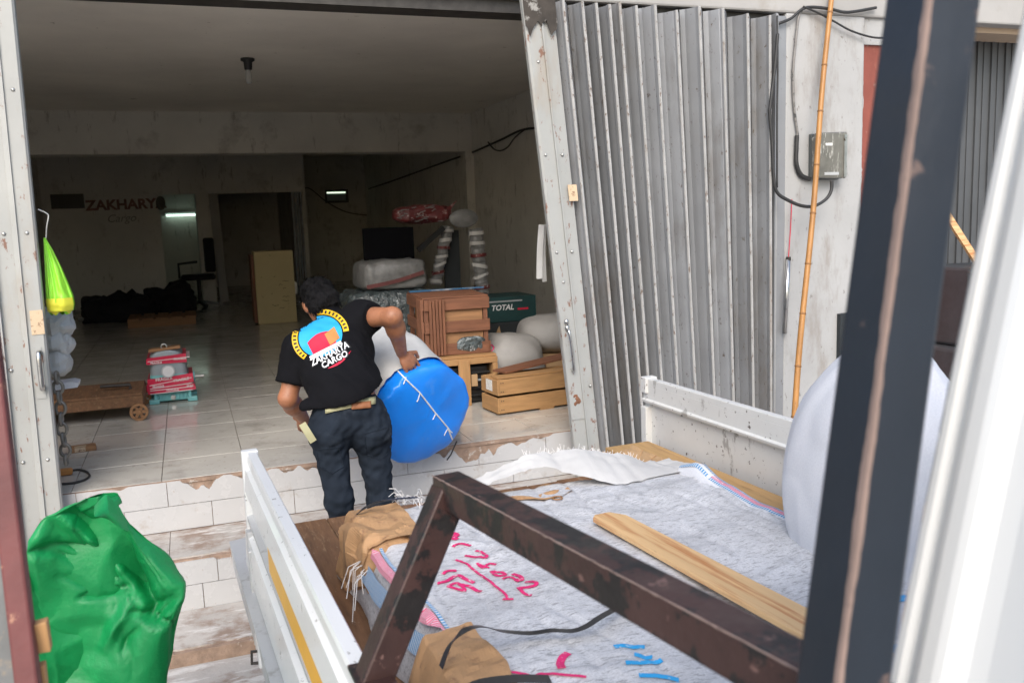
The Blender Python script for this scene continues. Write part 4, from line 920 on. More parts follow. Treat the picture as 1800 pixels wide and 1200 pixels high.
def hand(wr, dirv, nrm, side, curl):
    d = Vector(dirv).normalized(); n_ = Vector(nrm); n_ = (n_-d*n_.dot(d)).normalized(); sd_ = d.cross(n_)*side
    w3 = Vector(wr); pc = w3+d*.05
    B.ell(np.array(pc), (.042, .046, .017), (sd_, d, n_), k=.012)
    for i, (off, l) in enumerate(((-.036, .068), (-.012, .078), (.013, .074), (.037, .058))):
        a = w3+d*.082+sd_*off; ang = curl+.06*i
        d1 = (d*math.cos(ang*.5)-n_*math.sin(ang*.5)); b = a+d1*l*.45; d2 = (d*math.cos(ang)-n_*math.sin(ang)); c = b+d2*l*.32; d3 = (d*math.cos(ang*1.5)-n_*math.sin(ang*1.5)); e = c+d3*l*.28
        B.cap(np.array(a-d*.02), np.array(b), .0088, .0084, .002).cap(np.array(b), np.array(c), .0084, .008, .001).cap(np.array(c), np.array(e), .008, .007, .001)
    a = w3+d*.03-sd_*.032; b = a+(d*.5-sd_*.8-n_*.3).normalized()*.04; c = b+(d*.9-n_*.5-sd_*.1).normalized()*.034
    B.cap(np.array(a), np.array(b), .013, .0105, .006).cap(np.array(b), np.array(c), .0105, .0085, .003)
hdir = Vector(q(724, 642, 4.10))-Vector(wrR)
hand(wrR, (hdir.x, hdir.y+.02, hdir.z), (0.15, -1, .35), 1, .75)
hand(wrL, (.05, .6, -.8), (-.6, -.5, -.3), -1, .5)
mbp = MB(); B.mesh(mbp); body = mbp.build('body', 'skin', PS, smooth=True)
# hair
Hh = SDF(tuple(head-.2), tuple(head+.2), .005)
Hh.ell(head+hd*.016-hf*.014, (.080, .098, .104), (rt, fd, up), k=0).cap(head-hf*.055-hd*.06-hr*.03, head-hf*.055-hd*.06+hr*.03, .05, .05, .03).wob(.006, 75, 3, 12).wob(.003, 190, 5, 8)
Hh.cut(head+hf*.065, hf*1.0-hd*.35).cut(head-hd*.078-hf*.02, -hd*.95+hf*.42)
mb = MB(); Hh.mesh(mb); hair = mb.build('hair', 'hair', PS, smooth=True)
hb = BVHTree.FromPolygons([tuple(v) for v in mb.v], mb.f); stn = MB(); hrn = random.Random(11); crown = Vector(head+hd*.10-hf*.05)
for v in hrn.sample(mb.v, min(1500, len(mb.v))):
    o_ = (v-Vector(head)).normalized(); fl_ = (v-crown); fl_ = (fl_-o_*fl_.dot(o_)); fl_ = fl_.normalized() if fl_.length > .001 else Vector(hf)
    l = hrn.uniform(.012, .030); e = v+fl_*l+o_*l*hrn.uniform(.15, .55)+Vector((hrn.uniform(-1, 1), hrn.uniform(-1, 1), hrn.uniform(-1, 1)))*.006; sd_ = fl_.cross(o_)*.0022
    n0 = len(stn.v); stn.v += [v-o_*.002-sd_, v-o_*.002+sd_, e]; stn.f.append((n0, n0+1, n0+2))
stn.build('hair_strands', 'hair', hair, kind='stuff')
# black cap-like fringe shading the side of the face: dark collar of hair and collar
# t-shirt
T = SDF((.15, 3.55, .15), (1.05, 4.6, 1.1), .0055)
T.ell(wst+(0, -.005, .02), (.160, .122, .13), k=.03).ell((wst+chest)/2+(0, -.012, 0), (.172, .135, .20), (rt, fd, up), k=.05).ell(chest, (.185, .132, .165), (rt, fd, up), k=.05)
T.cap(shL, shR, .074, .074, .05).cap(neck-np.array(up)*.055, neck+np.array(up)*.022, .085, .066, .03)
slL = shL+(elL-shL)*.72; slR = shR+(elR-shR)*.42
T.cap(shL, slL, .078, .070, .04).cap(shR, slR, .078, .072, .04)
T.wob(.004, 30, 4, 7, (1, .7, 1.2)); T.wob(.0016, 75, 9, 6)
# drooping tail of the shirt at the left hip
T.cap(q(540, 715, 3.80), q(543, 752, 3.80), .035, .018, .04)
hem = Vector(q(665, 698, 3.75))-Vector(q(545, 738, 3.75)); hn = Vector((0, -1, -.2)).cross(hem).normalized()
if hn.z > 0: hn = -hn
tail_cut = q(600, 706, 3.75)
T.cut(tail_cut+np.array(hn)*.0, tuple(hn*1.0))
aL = (slL-shL)/np.linalg.norm(slL-shL); aR = (slR-shR)/np.linalg.norm(slR-shR)
def cutcap(S, p, n_, rad=.16):
    sl_, x, y, z = S.sub(p-rad, p+rad); n_ = n_/np.linalg.norm(n_); d = (x-p[0])*n_[0]+(y-p[1])*n_[1]+(z-p[2])*n_[2]
    near = ((x-p[0])**2+(y-p[1])**2+(z-p[2])**2) < rad**2; S.V[sl_] = np.where(near & (d > 0) & (d < .14), np.maximum(S.V[sl_], d), S.V[sl_])
cutcap(T, slL, aL, .11); cutcap(T, slR, aR, .11)
mb = MB(); T.mesh(mb); shirt = mb.build('t_shirt', 'tee_black', PS, smooth=True); shirt_bvh = BVHTree.FromPolygons([tuple(v) for v in mb.v], mb.f)
# jeans
J = SDF((.25, 3.5, -.5), (1.0, 4.15, .62), .0055)
J.ell(wst+(0, .0, -.035), (.162, .118, .125), k=.03)
for h_ in (hipL, hipR): J.ell(h_+(0, -.018, .02), (.088, .102, .11), k=.035)
for h_, k_, a_ in ((hipL, knL, anL), (hipR, knR, anR)): J.cap(h_, k_, .081, .057, .03).cap(k_, a_+(0, 0, .02), .056, .047, .03)
J.wob(.003, 40, 2, 7, (.5, .5, 1.6)); J.wob(.0024, 95, 6, 6, (.5, .5, 1.5)); J.cut(wst+(0, 0, .045), (-.12, .35, 1)); J.cut((0, 0, -.445), (0, 0, -1))
mb = MB(); J.mesh(mb); jeans = mb.build('jeans', 'denim', PS, smooth=True); jb = BVHTree.FromPolygons([tuple(v) for v in mb.v], mb.f)
def decal(bvh, pts, off, up_to=None):
    out = []
    for u, v in pts:
        d = ray(u, v).normalized(); h = bvh.ray_cast(CP, d)
        out.append((h[0]-d*off) if h[0] is not None else None)
    return out
# belt, loose end, leather patch, back pockets
def band(us, wd, name, m, bvh, off=.004, parent=PS):
    mb = MB(); o = 0; rows = []
    for (u, v) in us:
        a = decal(bvh, [(u, v-wd/2), (u, v), (u, v+wd/2)], off)
        if all(a): rows.append(a)
    for r_ in rows: mb.v += r_
    for i in range(len(rows)-1):
        for j in range(2): mb.f.append((i*3+j, i*3+j+1, i*3+3+j+1, i*3+3+j))
    if len(rows) > 1:
        ob = mb.build(name, m, parent, smooth=True); sm = ob.modifiers.new('thick', 'SOLIDIFY'); sm.thickness = .003; sm.offset = 1; return ob
both = BVHTree.FromPolygons([tuple(v) for v in mb.v], mb.f)
band([(572+4*i, 719-.0-(i*4)*.19+.0006*(i*4-46)**2) for i in range(24)], 13, 'belt', 'belt_khaki', jb, .006)
band([(618+3.4*i, 713.5-i*.3) for i in range(11)], 12, 'leather_patch', 'leather', jb, .010)
a0, a1 = Vector(q(531, 744, 3.70)), Vector(q(551, 776, 3.69)); MB().ribbon([a0, a0.lerp(a1, .5)+Vector((0, -.006, 0)), a1], .03, .003, side=(1, 0, .55)).build('belt_end', 'belt_khaki', PS)
for pk in ([(640, 762), (685, 750), (690, 790), (668, 808), (645, 798)], [(556, 790), (596, 786), (604, 820), (584, 832), (562, 820)]):
    pp = pk+[pk[0]]; pl2 = []
    for i in range(len(pp)-1): pl2 += [(lerp(pp[i][0], pp[i+1][0], t/6), lerp(pp[i][1], pp[i+1][1], t/6)) for t in range(6)]
    D_ = [p for p in decal(jb, pl2, .002) if p]
    if len(D_) > 4: MB().tube(D_, .0022, 4).build('pocket_seam', 'denim', PS)
# shoes
for a_ in (anL, anR):
    mb = MB(); superblob(mb, (a_[0], a_[1]+.05, -.4955+.045), (.05, .13, .05), .8, .7, .003, nu=24, nv=14, flat=-.4945); mb.build('shoe', 'shoe', PS, smooth=True)
# printed emblem on the back (badge ring, blue disc, parcel and lettering)
EC = (566, 596); EA = R(-27)
def em(a, b):    # emblem coordinates in photo pixels, turned with the print
    return (EC[0]+a*math.cos(EA)-b*math.sin(EA), EC[1]+a*math.sin(EA)+b*math.cos(EA))
def emgrid(fn, nu, nv, m, off, name='print'):
    P = [em(*fn(i/(nu-1), j/(nv-1))) for j in range(nv) for i in range(nu)]; D_ = decal(shirt_bvh, P, off); mb = MB(); ok = [d is not None for d in D_]
    mb.v = [d if d is not None else Vector((0, 0, 0)) for d in D_]
    for j in range(nv-1):
        for i in range(nu-1):
            f = (j*nu+i, j*nu+i+1, (j+1)*nu+i+1, (j+1)*nu+i)
            if all(ok[k] for k in f): mb.f.append(f)
    used = sorted({k for f in mb.f for k in f}); mp_ = {k: i for i, k in enumerate(used)}; mb.v = [mb.v[k] for k in used]; mb.f = [tuple(mp_[k] for k in f) for f in mb.f]
    if mb.f: return mb.build(name, m, shirt)
arc = lambda r0_, r1_, a0_, a1_: (lambda i, j: ((r0_+(r1_-r0_)*j)*math.cos(a0_+(a1_-a0_)*i)*1.12, (r0_+(r1_-r0_)*j)*math.sin(a0_+(a1_-a0_)*i)-6))
emgrid(arc(0.5, 35, 0, 2*math.pi), 72, 18, 'print_blue', .003, 'print_disc')
emgrid(arc(37, 46, R(-78), R(18)), 40, 5, 'print_yellow', .003, 'print_ring'); emgrid(arc(37, 46, R(150), R(222)), 30, 5, 'print_yellow', .003, 'print_ring'); emgrid(arc(38, 45, R(-112), R(-84)), 16, 5, 'print_yellow', .003, 'print_ring')
for a_ in list(range(-74, 16, 9))+list(range(154, 220, 9)): emgrid(arc(39, 44, R(a_), R(a_+4)), 3, 3, 'print_dark', .0045, 'print_letter')
emgrid(lambda i, j: (-26+46*i, -6+26*j-6*math.sin(i*3.1)*(1-j)), 24, 14, 'print_red', .0042, 'print_panel')
emgrid(lambda i, j: (8+21*i, -6+22*j-4*i), 14, 14, 'print_tan', .0054, 'print_parcel')
emgrid(lambda i, j: (-34+62*i, 17+7*j), 34, 6, 'print_white', .0056, 'print_swoosh')
emgrid(lambda i, j: (-14+50*i, 50-9*i*i+(4*math.sin(i*3.14)+.6)*j), 30, 4, 'print_red', .0042, 'print_swoosh')
for s_, sz, ox, oy in (('ZAKHARYA', 17, 0, 29), ('CARGO', 15, 3, 42)):
    v_, f_ = text_geo(s_, sz, Matrix.Diagonal((.82 if len(s_) > 6 else .95, 1, 1, 1)), shear=.15, extrude=0, bold=.35)
    D_ = decal(shirt_bvh, [em(ox+p.x, oy-p.y) for p in v_], .009)
    if all(D_): MB().add(D_, f_).build('print_lettering', 'print_white', shirt)
    D_ = decal(shirt_bvh, [em(ox+p.x*1.06+.5, oy-p.y*1.2+1) for p in v_], .0072)
    if all(D_): MB().add(D_, f_).build('print_shadow', 'print_dark', shirt)

# ------------------------------------------------------------------ blue roll held at the floor edge
BR = thing('blue_roll', 'large roll wrapped in blue plastic with white stitching, held by the person', 'roll', (.98, 4.3, 0))
cf = Vector(PY(742, 728, 4.22)); back = Vector((-.20, .62, .22)).normalized(); upv = Vector((-.08, .1, 1)); upv = (upv-back*upv.dot(back)).normalized(); rv = upv.cross(back).normalized()
if rv.x < 0: rv = -rv
def rollf(i, j):
    a = 2*math.pi*i
    t = j
    if t < .30: r_ = .278*math.sin(t/.30*math.pi/2)**.72; dp = -.05*(1-(t/.30)**2)+.010*vnoise((r_*math.cos(a), r_*math.sin(a), 0), 7, 4)+.007*abs(vnoise((r_*math.cos(a)*1.6, r_*math.sin(a)*.7, 2), 9, 8))
    else: r_ = .278+.012*math.sin((t-.3)*3); dp = (t-.30)/.70*.50
    e = 1+.04*math.cos(2*a+.5); kk = crumpled(Vector((r_*math.cos(a), 0, r_*math.sin(a)))*1.25, FOLDS[2]); dp += .055*(kk+.25)*min(1, t*3)
    w_ = .012*vnoise((math.cos(a)*2, math.sin(a)*2, t*2.2), 1.2, 3)*(min(1, t*4))+.006*(.5-abs(vnoise((math.cos(a)*3, math.sin(a)*3, t*1.2), 2.2, 7)))*min(1, t*5)+.010*math.sin(a*26+4*math.sin(a*5))*max(0, 1-abs(a-2.2)/.9)*max(0, 1-abs(t-.27)/.17)
    return cf+rv*math.cos(a)*(r_*e*.93+w_)+upv*math.sin(a)*(r_*1.0+w_)+back*dp
m_ = MB().grid(rollf, 72, 44, cu=True); m_.build('plastic_cover', 'blue_plastic', BR, smooth=True)
def sheetf(i, j):
    a = lerp(R(55), R(168), i); t = .36+.7*j; p = Vector(rollf(a/(2*math.pi), min(t, 1.))); o = (p-(cf+back*(t-.3)*.7)).normalized(); return p+o*(.012+.02*vnoise((i*4, j*3, 1), 1, 2))+back*max(0, t-1)*.4
MB().grid(sheetf, 24, 14).build('silver_sheet', 'silver_sheet', BR, smooth=True)
rb = BVHTree.FromPolygons([tuple(v) for v in m_.v], m_.f)
def seam(pts, r_, nm='stitching'):
    P = []
    for i in range(len(pts)-1):
        n_ = max(2, int(math.hypot(pts[i+1][0]-pts[i][0], pts[i+1][1]-pts[i][1])/6))
        P += [(lerp(pts[i][0], pts[i+1][0], t/n_), lerp(pts[i][1], pts[i+1][1], t/n_)) for t in range(n_)]
    P.append(pts[-1]); D_ = [p for p in decal(rb, P, .003) if p]
    if len(D_) > 1: MB().tube(D_, r_, 5).build(nm, 'string_white', BR)
seam([(692, 644), (712, 665), (738, 690), (765, 725), (787, 751), (795, 772)], .0042)
for a, b, c in (((714, 663), (710, 673), (709, 675)), ((738, 692), (735, 702), (733, 706)), ((766, 727), (763, 733), (761, 737)), ((788, 752), (783, 760), (781, 765)), ((788, 752), (792, 758), (795, 760))): seam([a, b, c], .003)
MB().tube([PY(803, 775, 4.30), PY(793, 798, 4.33), PY(786, 808, 4.36)], .004, 5).build('tie_cord', 'cable_black', BR)

# ------------------------------------------------------------------ left foreground: green tarp, red rail, bag, chain
GT = thing('green_tarp', 'crumpled bright green tarpaulin heaped beside the steps at lower left', 'tarpaulin', (-.28, 2.52, GZ))
sil = [(870, 150, 208), (885, 110, 214), (900, 78, 218), (930, 42, 232), (965, 36, 262), (1000, 36, 298), (1035, 40, 331), (1065, 44, 328), (1100, 52, 316), (1150, 62, 305), (1200, 72, 292), (1300, 85, 285), (1500, 90, 280), (1760, 90, 280)]
def silh(z):
    pts = [(PY(200, v, 2.55).z, PY(a, v, 2.55).x, PY(b, v, 2.55).x) for v, a, b in sil]
    for i in range(len(pts)-1):
        if pts[i][0] >= z >= pts[i+1][0]:
            t = (pts[i][0]-z)/(pts[i][0]-pts[i+1][0]); return lerp(pts[i][1], pts[i+1][1], t), lerp(pts[i][2], pts[i+1][2], t)
    return pts[-1][1:] if z < pts[-1][0] else pts[0][1:]
ztop = PY(200, 870, 2.55).z
# hand placed creases: (u0, v0, u1, v1, width px, depth m): negative lifts a ridge
CRS = [(175, 960, 225, 1035, 24, .20), (225, 1035, 262, 1092, 18, .16), (205, 945, 215, 985, 12, .12), (105, 900, 180, 985, 8, .035), (60, 985, 175, 1015, 9, .03), (130, 1102, 215, 1082, 6, .04), (45, 985, 75, 1000, 7, .03),
       (215, 1118, 330, 1112, 7, .035), (255, 1118, 300, 1065, 7, .04), (270, 1118, 310, 1062, 4, .03), (180, 880, 205, 960, 6, .05), (215, 1110, 165, 1200, 9, -.03), (150, 980, 250, 1080, 13, -.05), (90, 905, 150, 990, 14, -.03), (300, 1080, 330, 1040, 8, -.03), (185, 870, 225, 940, 8, -.04), (60, 930, 60, 1100, 20, -.02), (75, 1000, 140, 1040, 8, .02), (90, 1050, 180, 1090, 8, .02), (240, 1140, 200, 1200, 8, .02)]
def tarpf(i, j):
    z = ztop-(ztop-GZ)*(j**1.15); xl, xr = silh(z); a = 2*math.pi*i; cx = (xl+xr)/2; hw = max(.015, (xr-xl)/2)
    # front half faces the camera
    dp = .20*min(1, .25+j*2.2); x = cx+hw*math.cos(a); y = 2.55+(-dp if math.sin(a) > 0 else dp)*abs(math.sin(a))**.8
    p = Vector((x, y, z)); rel = p-CP; zc = rel.dot(fw); u = 900+FPX*rel.dot(CR)/zc; v = 600-FPX*rel.dot(CU)/zc; d = 0
    if math.sin(a) > 0:
        for u0_, v0_, u1_, v1_, wd, dep in CRS:
            ex, ey = u1_-u0_, v1_-v0_; t = max(0, min(1, ((u-u0_)*ex+(v-v0_)*ey)/(ex*ex+ey*ey))); ds = math.hypot(u-u0_-t*ex, v-v0_-t*ey)/wd
            if ds < 2.2: d += dep*(1/(1+2.2*ds*ds) if dep > 0 else max(0, 1-ds*.6))*(.35+.65*math.sin(math.pi*min(1, max(0, t*.9+.05))))
    pl0 = Vector((x+.28, y-2.55, z+.05)); pl0 += Vector((.02*vnoise(p, 5, 1), 0, .02*vnoise(p, 5, 8))); n1 = .26*(crumpled(pl0, FOLDS[0])+.35)+.13*(crumpled(pl0*1.9, FOLDS[1])+.3)+.06*(crumpled(pl0*3.4-Vector((.1, 0, .3)), FOLDS[2])+.3)+vnoise(p, 2.6, 9)*.03; n1 = max(-.10, min(.30, n1*1.35-.03))
    y += (d+n1-.03)*(1 if math.sin(a) > 0 else -1)*abs(math.sin(a))**.5; z2 = max(GZ+.002, z+.02*vnoise(p, 7, 3)*(j > .02)); x += .018*vnoise(p, 9, 12)*(j > .05)
    return (x, y, z2)
o = MB().grid(tarpf, 190, 150, cu=True).build('tarp_sheet', 'green_tarp', GT, smooth=True)
# peaked fold at the top
pa, pb_, pc, pd_, pe = PY(168, 893, 2.40), PY(187, 868, 2.45), PY(210, 884, 2.42), PY(222, 935, 2.40), PY(203, 945, 2.36)
def peak(i, j): 
    t = Vector(PY(lerp(166, 212, i), 868+26*abs(i-.45)**1.2*2, 2.44)); b = Vector(PY(lerp(172, 226, i), lerp(905, 945, i), 2.38)); p = t.lerp(b, j); p.y += -.05*math.sin(j*3.1)*(1-i)+.05*max(0, .4-abs(i-.35))*j+.05*i*i*j; return p
MB().grid(peak, 16, 16).build('tarp_fold', 'green_tarp', GT)

RR = thing('red_frame_panel', 'red edged grey steel panel standing at the lower left corner', 'panel', (-.30, 1.3, GZ))
a, b = PD(-25, 560, 1.26), PD(50, 1200, 1.2); d = b-a; b = a+d*((GZ-a.z)/d.z); a2 = a-d*.25
MB().bar(a2, b, .029, .03, (0, 1, 0)).build('red_edge_rail', 'red_rail', RR, bevel=.004)
n_ = Vector((-1, .05, 0)); MB().add([a2+n_*.014, b+n_*.014, b+n_*.6, a2+n_*.6, a2+n_*.014+Vector((0, .01, 0)), b+n_*.014+Vector((0, .01, 0)), b+n_*.6+Vector((0, .01, 0)), a2+n_*.6+Vector((0, .01, 0))], [(0, 1, 2, 3), (7, 6, 5, 4), (0, 4, 5, 1), (2, 6, 7, 3), (0, 3, 7, 4), (1, 5, 6, 2)]).build('steel_panel', 'galv_dark', RR)
for u, v0, v1 in ((66, 1098, 1162), (62, 1175, 1260)):
    p = PD(u, v0, 1.22); p2 = PD(u+10, v1, 1.2); MB().prism([(p.x-.02, p.z), (p.x+.012, p.z+.004), (p2.x+.006, p2.z), (p2.x-.03, p2.z)], lambda q_: (q_[0], p.y-.004, q_[1]), lambda q_: (q_[0], p.y+.016, q_[1])).build('wood_slip', 'pine_z', RR, bevel=.002)

LB = thing('lime_plastic_bag', 'lime green plastic bag hanging from a wire at the left shutter', 'bag', tuple(PY(100, 550, 4.5)))
bc = [(418, 76, 80, .006), (440, 77, 93, .02), (470, 78, 108, .032), (500, 79, 121, .045), (520, 80, 129, .052), (535, 81, 132, .05), (546, 83, 130, .04), (550, 90, 118, .012)]
def bagf(i, j):
    k = j*(len(bc)-1); n0 = min(len(bc)-2, int(k)); t = k-n0; v, u0_, u1_, dp = [lerp(bc[n0][m], bc[n0+1][m], t) for m in range(4)]
    A, B_ = PY(u0_, v, 4.50), PY(u1_, v, 4.50); a = 2*math.pi*i; c = (A+B_)/2; hw = (B_.x-A.x)/2
    rp = 1+.30*math.sin(a*11+2*j+2*math.sin(a*3))*(1-j)**.7+.16*vnoise((math.cos(a)*2, math.sin(a)*2, j*5), 1.8, 2)
    return (c.x+hw*math.cos(a)*(1+.04*(rp-1)), c.y+dp*math.sin(a)*rp, c.z+.01*math.sin(a*4)*(j > .9))
MB().grid(bagf, 60, 36, cu=True).build('bag_skin', 'lime_plastic', LB, smooth=True)
def inn(i, j):
    p = Vector(bagf(.55+.40*i, .60+.33*j)); return p+Vector((0, -.004, 0))
MB().grid(inn, 14, 10).build('yellow_contents', 'lime_yellow', LB, smooth=True)
MB().tube([PY(67, 368, 4.46), PY(80, 374, 4.48), PY(85, 380, 4.49), PY(82, 398, 4.49), PY(81, 415, 4.5), PY(79, 424, 4.5)], .0028, 5, smooth=5).build('hook_wire', 'string_white', LB)
CH = thing('hanging_chain', 'heavy steel chain hanging behind the left shutter stile', 'chain', tuple(PY(115, 815, 4.52)))
cp = [PY(u, v, 4.56) for u, v in ((99, 655), (101, 672), (103, 690), (106, 708), (107, 727), (108, 745), (110, 763), (114, 782), (116, 800), (117, 815))]
cs = [Vector(p) for p in cp]
for i in range(len(cs)-1):
    a, b = cs[i], cs[i+1]; d = (b-a); l = d.length*.86; d.normalize(); sdv = Vector((1, 0, 0)) if i % 2 else Vector((.15, 1, 0)); sdv = (sdv-d*sdv.dot(d)).normalized(); c = (a+b)/2
    ring = []
    for k in range(15):
        t = 2*math.pi*k/14; ring.append(c+d*math.cos(t)*l*.70+sdv*math.sin(t)*.021)
    MB().tube(ring, .0075, 6, caps=False).build('link', 'chain_steel', CH, smooth=True)
WB = thing('clear_plastic_bundle', 'pale crumpled plastic bags hung behind the left shutter under the lime bag', 'bundle', tuple(PY(100, 660, 4.72)))
for u, v, r_, sd_ in ((98, 568, .075, 1), (100, 603, .07, 4), (99, 637, .065, 7)):
    p = PY(u, v, 4.72); superblob(MB(), p, (r_, .09, r_*1.0), .9, .8, .035, 12, sd_, 30, 20).build('plastic_bag', 'plastic_grey', WB)
p = PY(118, 676, 4.9); tag(MB().prism([(p.x-.1, p.z-.02), (p.x+.05, p.z-.012), (p.x+.055, p.z+.01), (p.x+.03, p.z+.02), (p.x-.1, p.z+.015)], lambda q_: (q_[0], 4.86, q_[1]), lambda q_: (q_[0], 4.98, q_[1])).build('white_shelf_board', 'sack_white', origin=tuple(p)), 'white board end sticking out beside the chain', 'board')
p0_ = PZ(147, 792, 0); WBk = thing('wooden_block', 'small brown wooden block with a paper label on the floor', 'block', tuple(p0_))
M = Matrix.Translation(p0_) @ Matrix.Rotation(R(8), 4, 'Z'); MB().box(-.07, .065, -.03, .04, .0, .03, M).build('block', 'wood_x', WBk, bevel=.003); MB().box(-.045, .015, -.031, .0, .0305, .0315, M).box(-.045, .01, -.0315, -.0305, .004, .028, M).build('paper_label', 'paper_tan', WBk)
EX = thing('extension_cord', 'black cord with an orange plug at the foot of the left shutter', 'cord', tuple(PZ(130, 840, 0)))
MB().tube([PZ(u, v, .006) for u, v in ((128, 826), (140, 825), (152, 829), (157, 836), (148, 843), (130, 848), (112, 850), (95, 850))], .006, 6, smooth=5).build('cord', 'cable_black', EX, smooth=True)
p = PZ(116, 828, .02); MB().box(p.x-.035, p.x+.03, p.y-.018, p.y+.018, .002, .035).build('plug', 'print_tan', EX, bevel=.008)

# ------------------------------------------------------------------ gearbox wrapped in red tape
GX = thing('wrapped_gearbox', 'turquoise gearbox wrapped in red printed tape standing on the shop floor', 'gearbox', (-.18, 6.7, 0))
gz = lambda y: (950-y)*.00052; gx = lambda x: -.175+(x-600)*.000505
def gb(x0, x1, y0, y1, ya, yb, n, m, bev=.006): return MB().box(gx(x0), gx(x1), ya, yb, gz(y1), gz(y0)).build(n, m, GX, bevel=bev)
for a, b in ((305, 440), (805, 935)): gb(a, b, 885, 948, 6.56, 6.66, 'foot', 'teal_paint'); gb(a, b, 885, 948, 6.74, 6.84, 'foot', 'teal_paint')
gb(395, 845, 800, 930, 6.60, 6.82, 'base_casting', 'teal_paint')
for k in range(8): gb(440+48*k, 460+48*k, 830, 915, 6.588, 6.602, 'cooling_rib', 'teal_paint', .002)
for a, b in ((370, 410), (820, 860)): gb(a, b, 790, 900, 6.575, 6.60, 'flange_lug', 'teal_paint', .004)
MB().cyl((gx(620), 6.60, gz(880)), (gx(620), 6.575, gz(880)), .017, 12).build('drain_plug', 'bright_steel', GX)
def hull(secs, m, n, d0=6.57, d1=6.86):
    mb = MB(); prof = []
    def f(i, j):
        k = j*(len(secs)-1); q0 = min(len(secs)-2, int(k)); t = k-q0; y = lerp(secs[q0][0], secs[q0+1][0], t); x0 = lerp(secs[q0][1], secs[q0+1][1], t); x1 = lerp(secs[q0][2], secs[q0+1][2], t)
        a = 2*math.pi*i; e = .35; cx, cy = (gx(x0)+gx(x1))/2, (d0+d1)/2; return (cx+(gx(x1)-gx(x0))/2*sgnpow(math.cos(a), e), cy+(d1-d0)/2*sgnpow(math.sin(a), e), gz(y))
    return mb.grid(f, 48, 12, cu=True).build(n, m, GX, smooth=True)
hull([(815, 330, 900), (700, 310, 905), (600, 330, 860), (560, 338, 840)], 'teal_paint', 'lower_housing')
hull([(580, 340, 838), (430, 345, 828), (300, 350, 800), (245, 420, 740), (232, 560, 640)], 'motor_grey', 'upper_housing')
def tape(y, hgt, x0, x1, slope, m='tape_red', d=6.562):
    return MB().prism([(gx(x0), gz(y+hgt/2)-slope), (gx(x1), gz(y+hgt/2)+slope), (gx(x1), gz(y-hgt/2)+slope), (gx(x0), gz(y-hgt/2)-slope)], lambda q_: (q_[0], d, q_[1]), lambda q_: (q_[0], 6.868, q_[1])).build('tape_wrap', m, GX)
tape(330, 55, 322, 832, .008); tape(375, 60, 312, 836, -.001, d=6.560); tape(620, 70, 305, 900, .010); tape(680, 60, 290, 905, .012, d=6.559); tape(735, 60, 288, 915, -.002, d=6.561); tape(775, 45, 300, 925, .004, d=6.557)
for y, x, sz, sl_, tx in ((612, 520, .030, .05, 'FRAGILE'), (640, 745, .028, .10, 'FRAGILE'), (352, 750, .022, .03, 'FRAGILE'), (768, 620, .022, .02, 'FRAGILE'), (705, 440, .02, .05, 'FRAGILE'), (385, 440, .02, 0, 'FRAGILE'), (735, 850, .018, .05, 'FRAG')):
    v_, f_ = text_geo(tx, sz, frameM((gx(x), 6.5545, gz(y)), (1, 0, sl_), (0, 0, 1)), bold=.0006); MB().add(v_, f_).build('tape_lettering', 'tape_white', GX)
for y, sl_ in ((350, .006), (655, .016), (715, .008), (752, .002), (795, .003)): tape(y, 9, 330, 880, sl_, 'tape_white', 6.5555)
MB().cyl((gx(585), 6.56, gz(510)), (gx(585), 6.545, gz(510)), .045, 28).build('maker_disc', 'truck_grey', GX); MB().cyl((gx(585), 6.546, gz(510)), (gx(585), 6.543, gz(510)), .036, 28).build('disc_face', 'print_white', GX)
MB().cyl((gx(880), 6.7, gz(655)), (gx(925), 6.7, gz(655)), .04, 18).build('shaft_flange', 'teal_paint', GX); MB().cyl((gx(915), 6.7, gz(655)), (gx(1048), 6.7, gz(655)), .012, 12).build('shaft', 'bright_steel', GX)
M = Matrix.Translation((gx(570), 6.62, gz(235))) @ Matrix.Rotation(R(-4), 4, 'Y'); MB().box(-.11, .10, -.03, .06, 0, .02, M).build('wood_packing', 'wood_x', GX, bevel=.003)
MB().tube([(gx(555)+.018*math.cos(t*math.pi/8), 6.6, gz(182)+.018*math.sin(t*math.pi/8)) for t in range(17)], .0055, 6, caps=False).build('eye_bolt', 'bright_steel', GX, smooth=True); MB().cyl((gx(555), 6.6, gz(235)), (gx(555), 6.6, gz(212)), .008, 8).build('eye_bolt_stem', 'bright_steel', GX)

# hand trolley
TT = thing('flat_trolley', 'low brown flat trolley with small spoked wheel beside the gearbox', 'trolley', (-.8, 6.3, 0))
MB().box(-1.35, -.335, 6.10, 6.62, .085, .155).build('deck_frame', 'wood_bed', TT, bevel=.006); 
for k in range(4): MB().box(-1.36, -.34, 6.10+.13*k, 6.225+.13*k, .156, .172).build('deck_plank', 'wood_bed', TT, bevel=.003)
MB().tube([(-.42, 6.30, .172), (-.42, 6.30, .2), (-.6, 6.30, .205)], .012, 8).build('tow_bar', 'dark_steel', TT)
for x, y in ((-.365, 6.07), (-.365, 6.62), (-1.25, 6.07), (-1.25, 6.62)):
    M = Matrix.Translation((x, y, .056)) @ Matrix.Rotation(R(90), 4, 'X'); wh = MB().lathe([(.040, -.018), (.055, -.018), (.056, .018), (.040, .018), (.040, -.018)], 28, M).build('wheel', 'wood_x', TT, smooth=False)
    MB().lathe([(0, -.02), (.014, -.02), (.014, .02), (0, .02)], 14, M).build('hub', 'wood_z', wh)
    for k in range(6):
        a = k*math.pi/3; MB().bar(M @ Vector((.012*math.cos(a), .012*math.sin(a), 0)), M @ Vector((.042*math.cos(a), .042*math.sin(a), 0)), .02, .014, (0, 1, 0)).build('spoke', 'wood_x', wh)

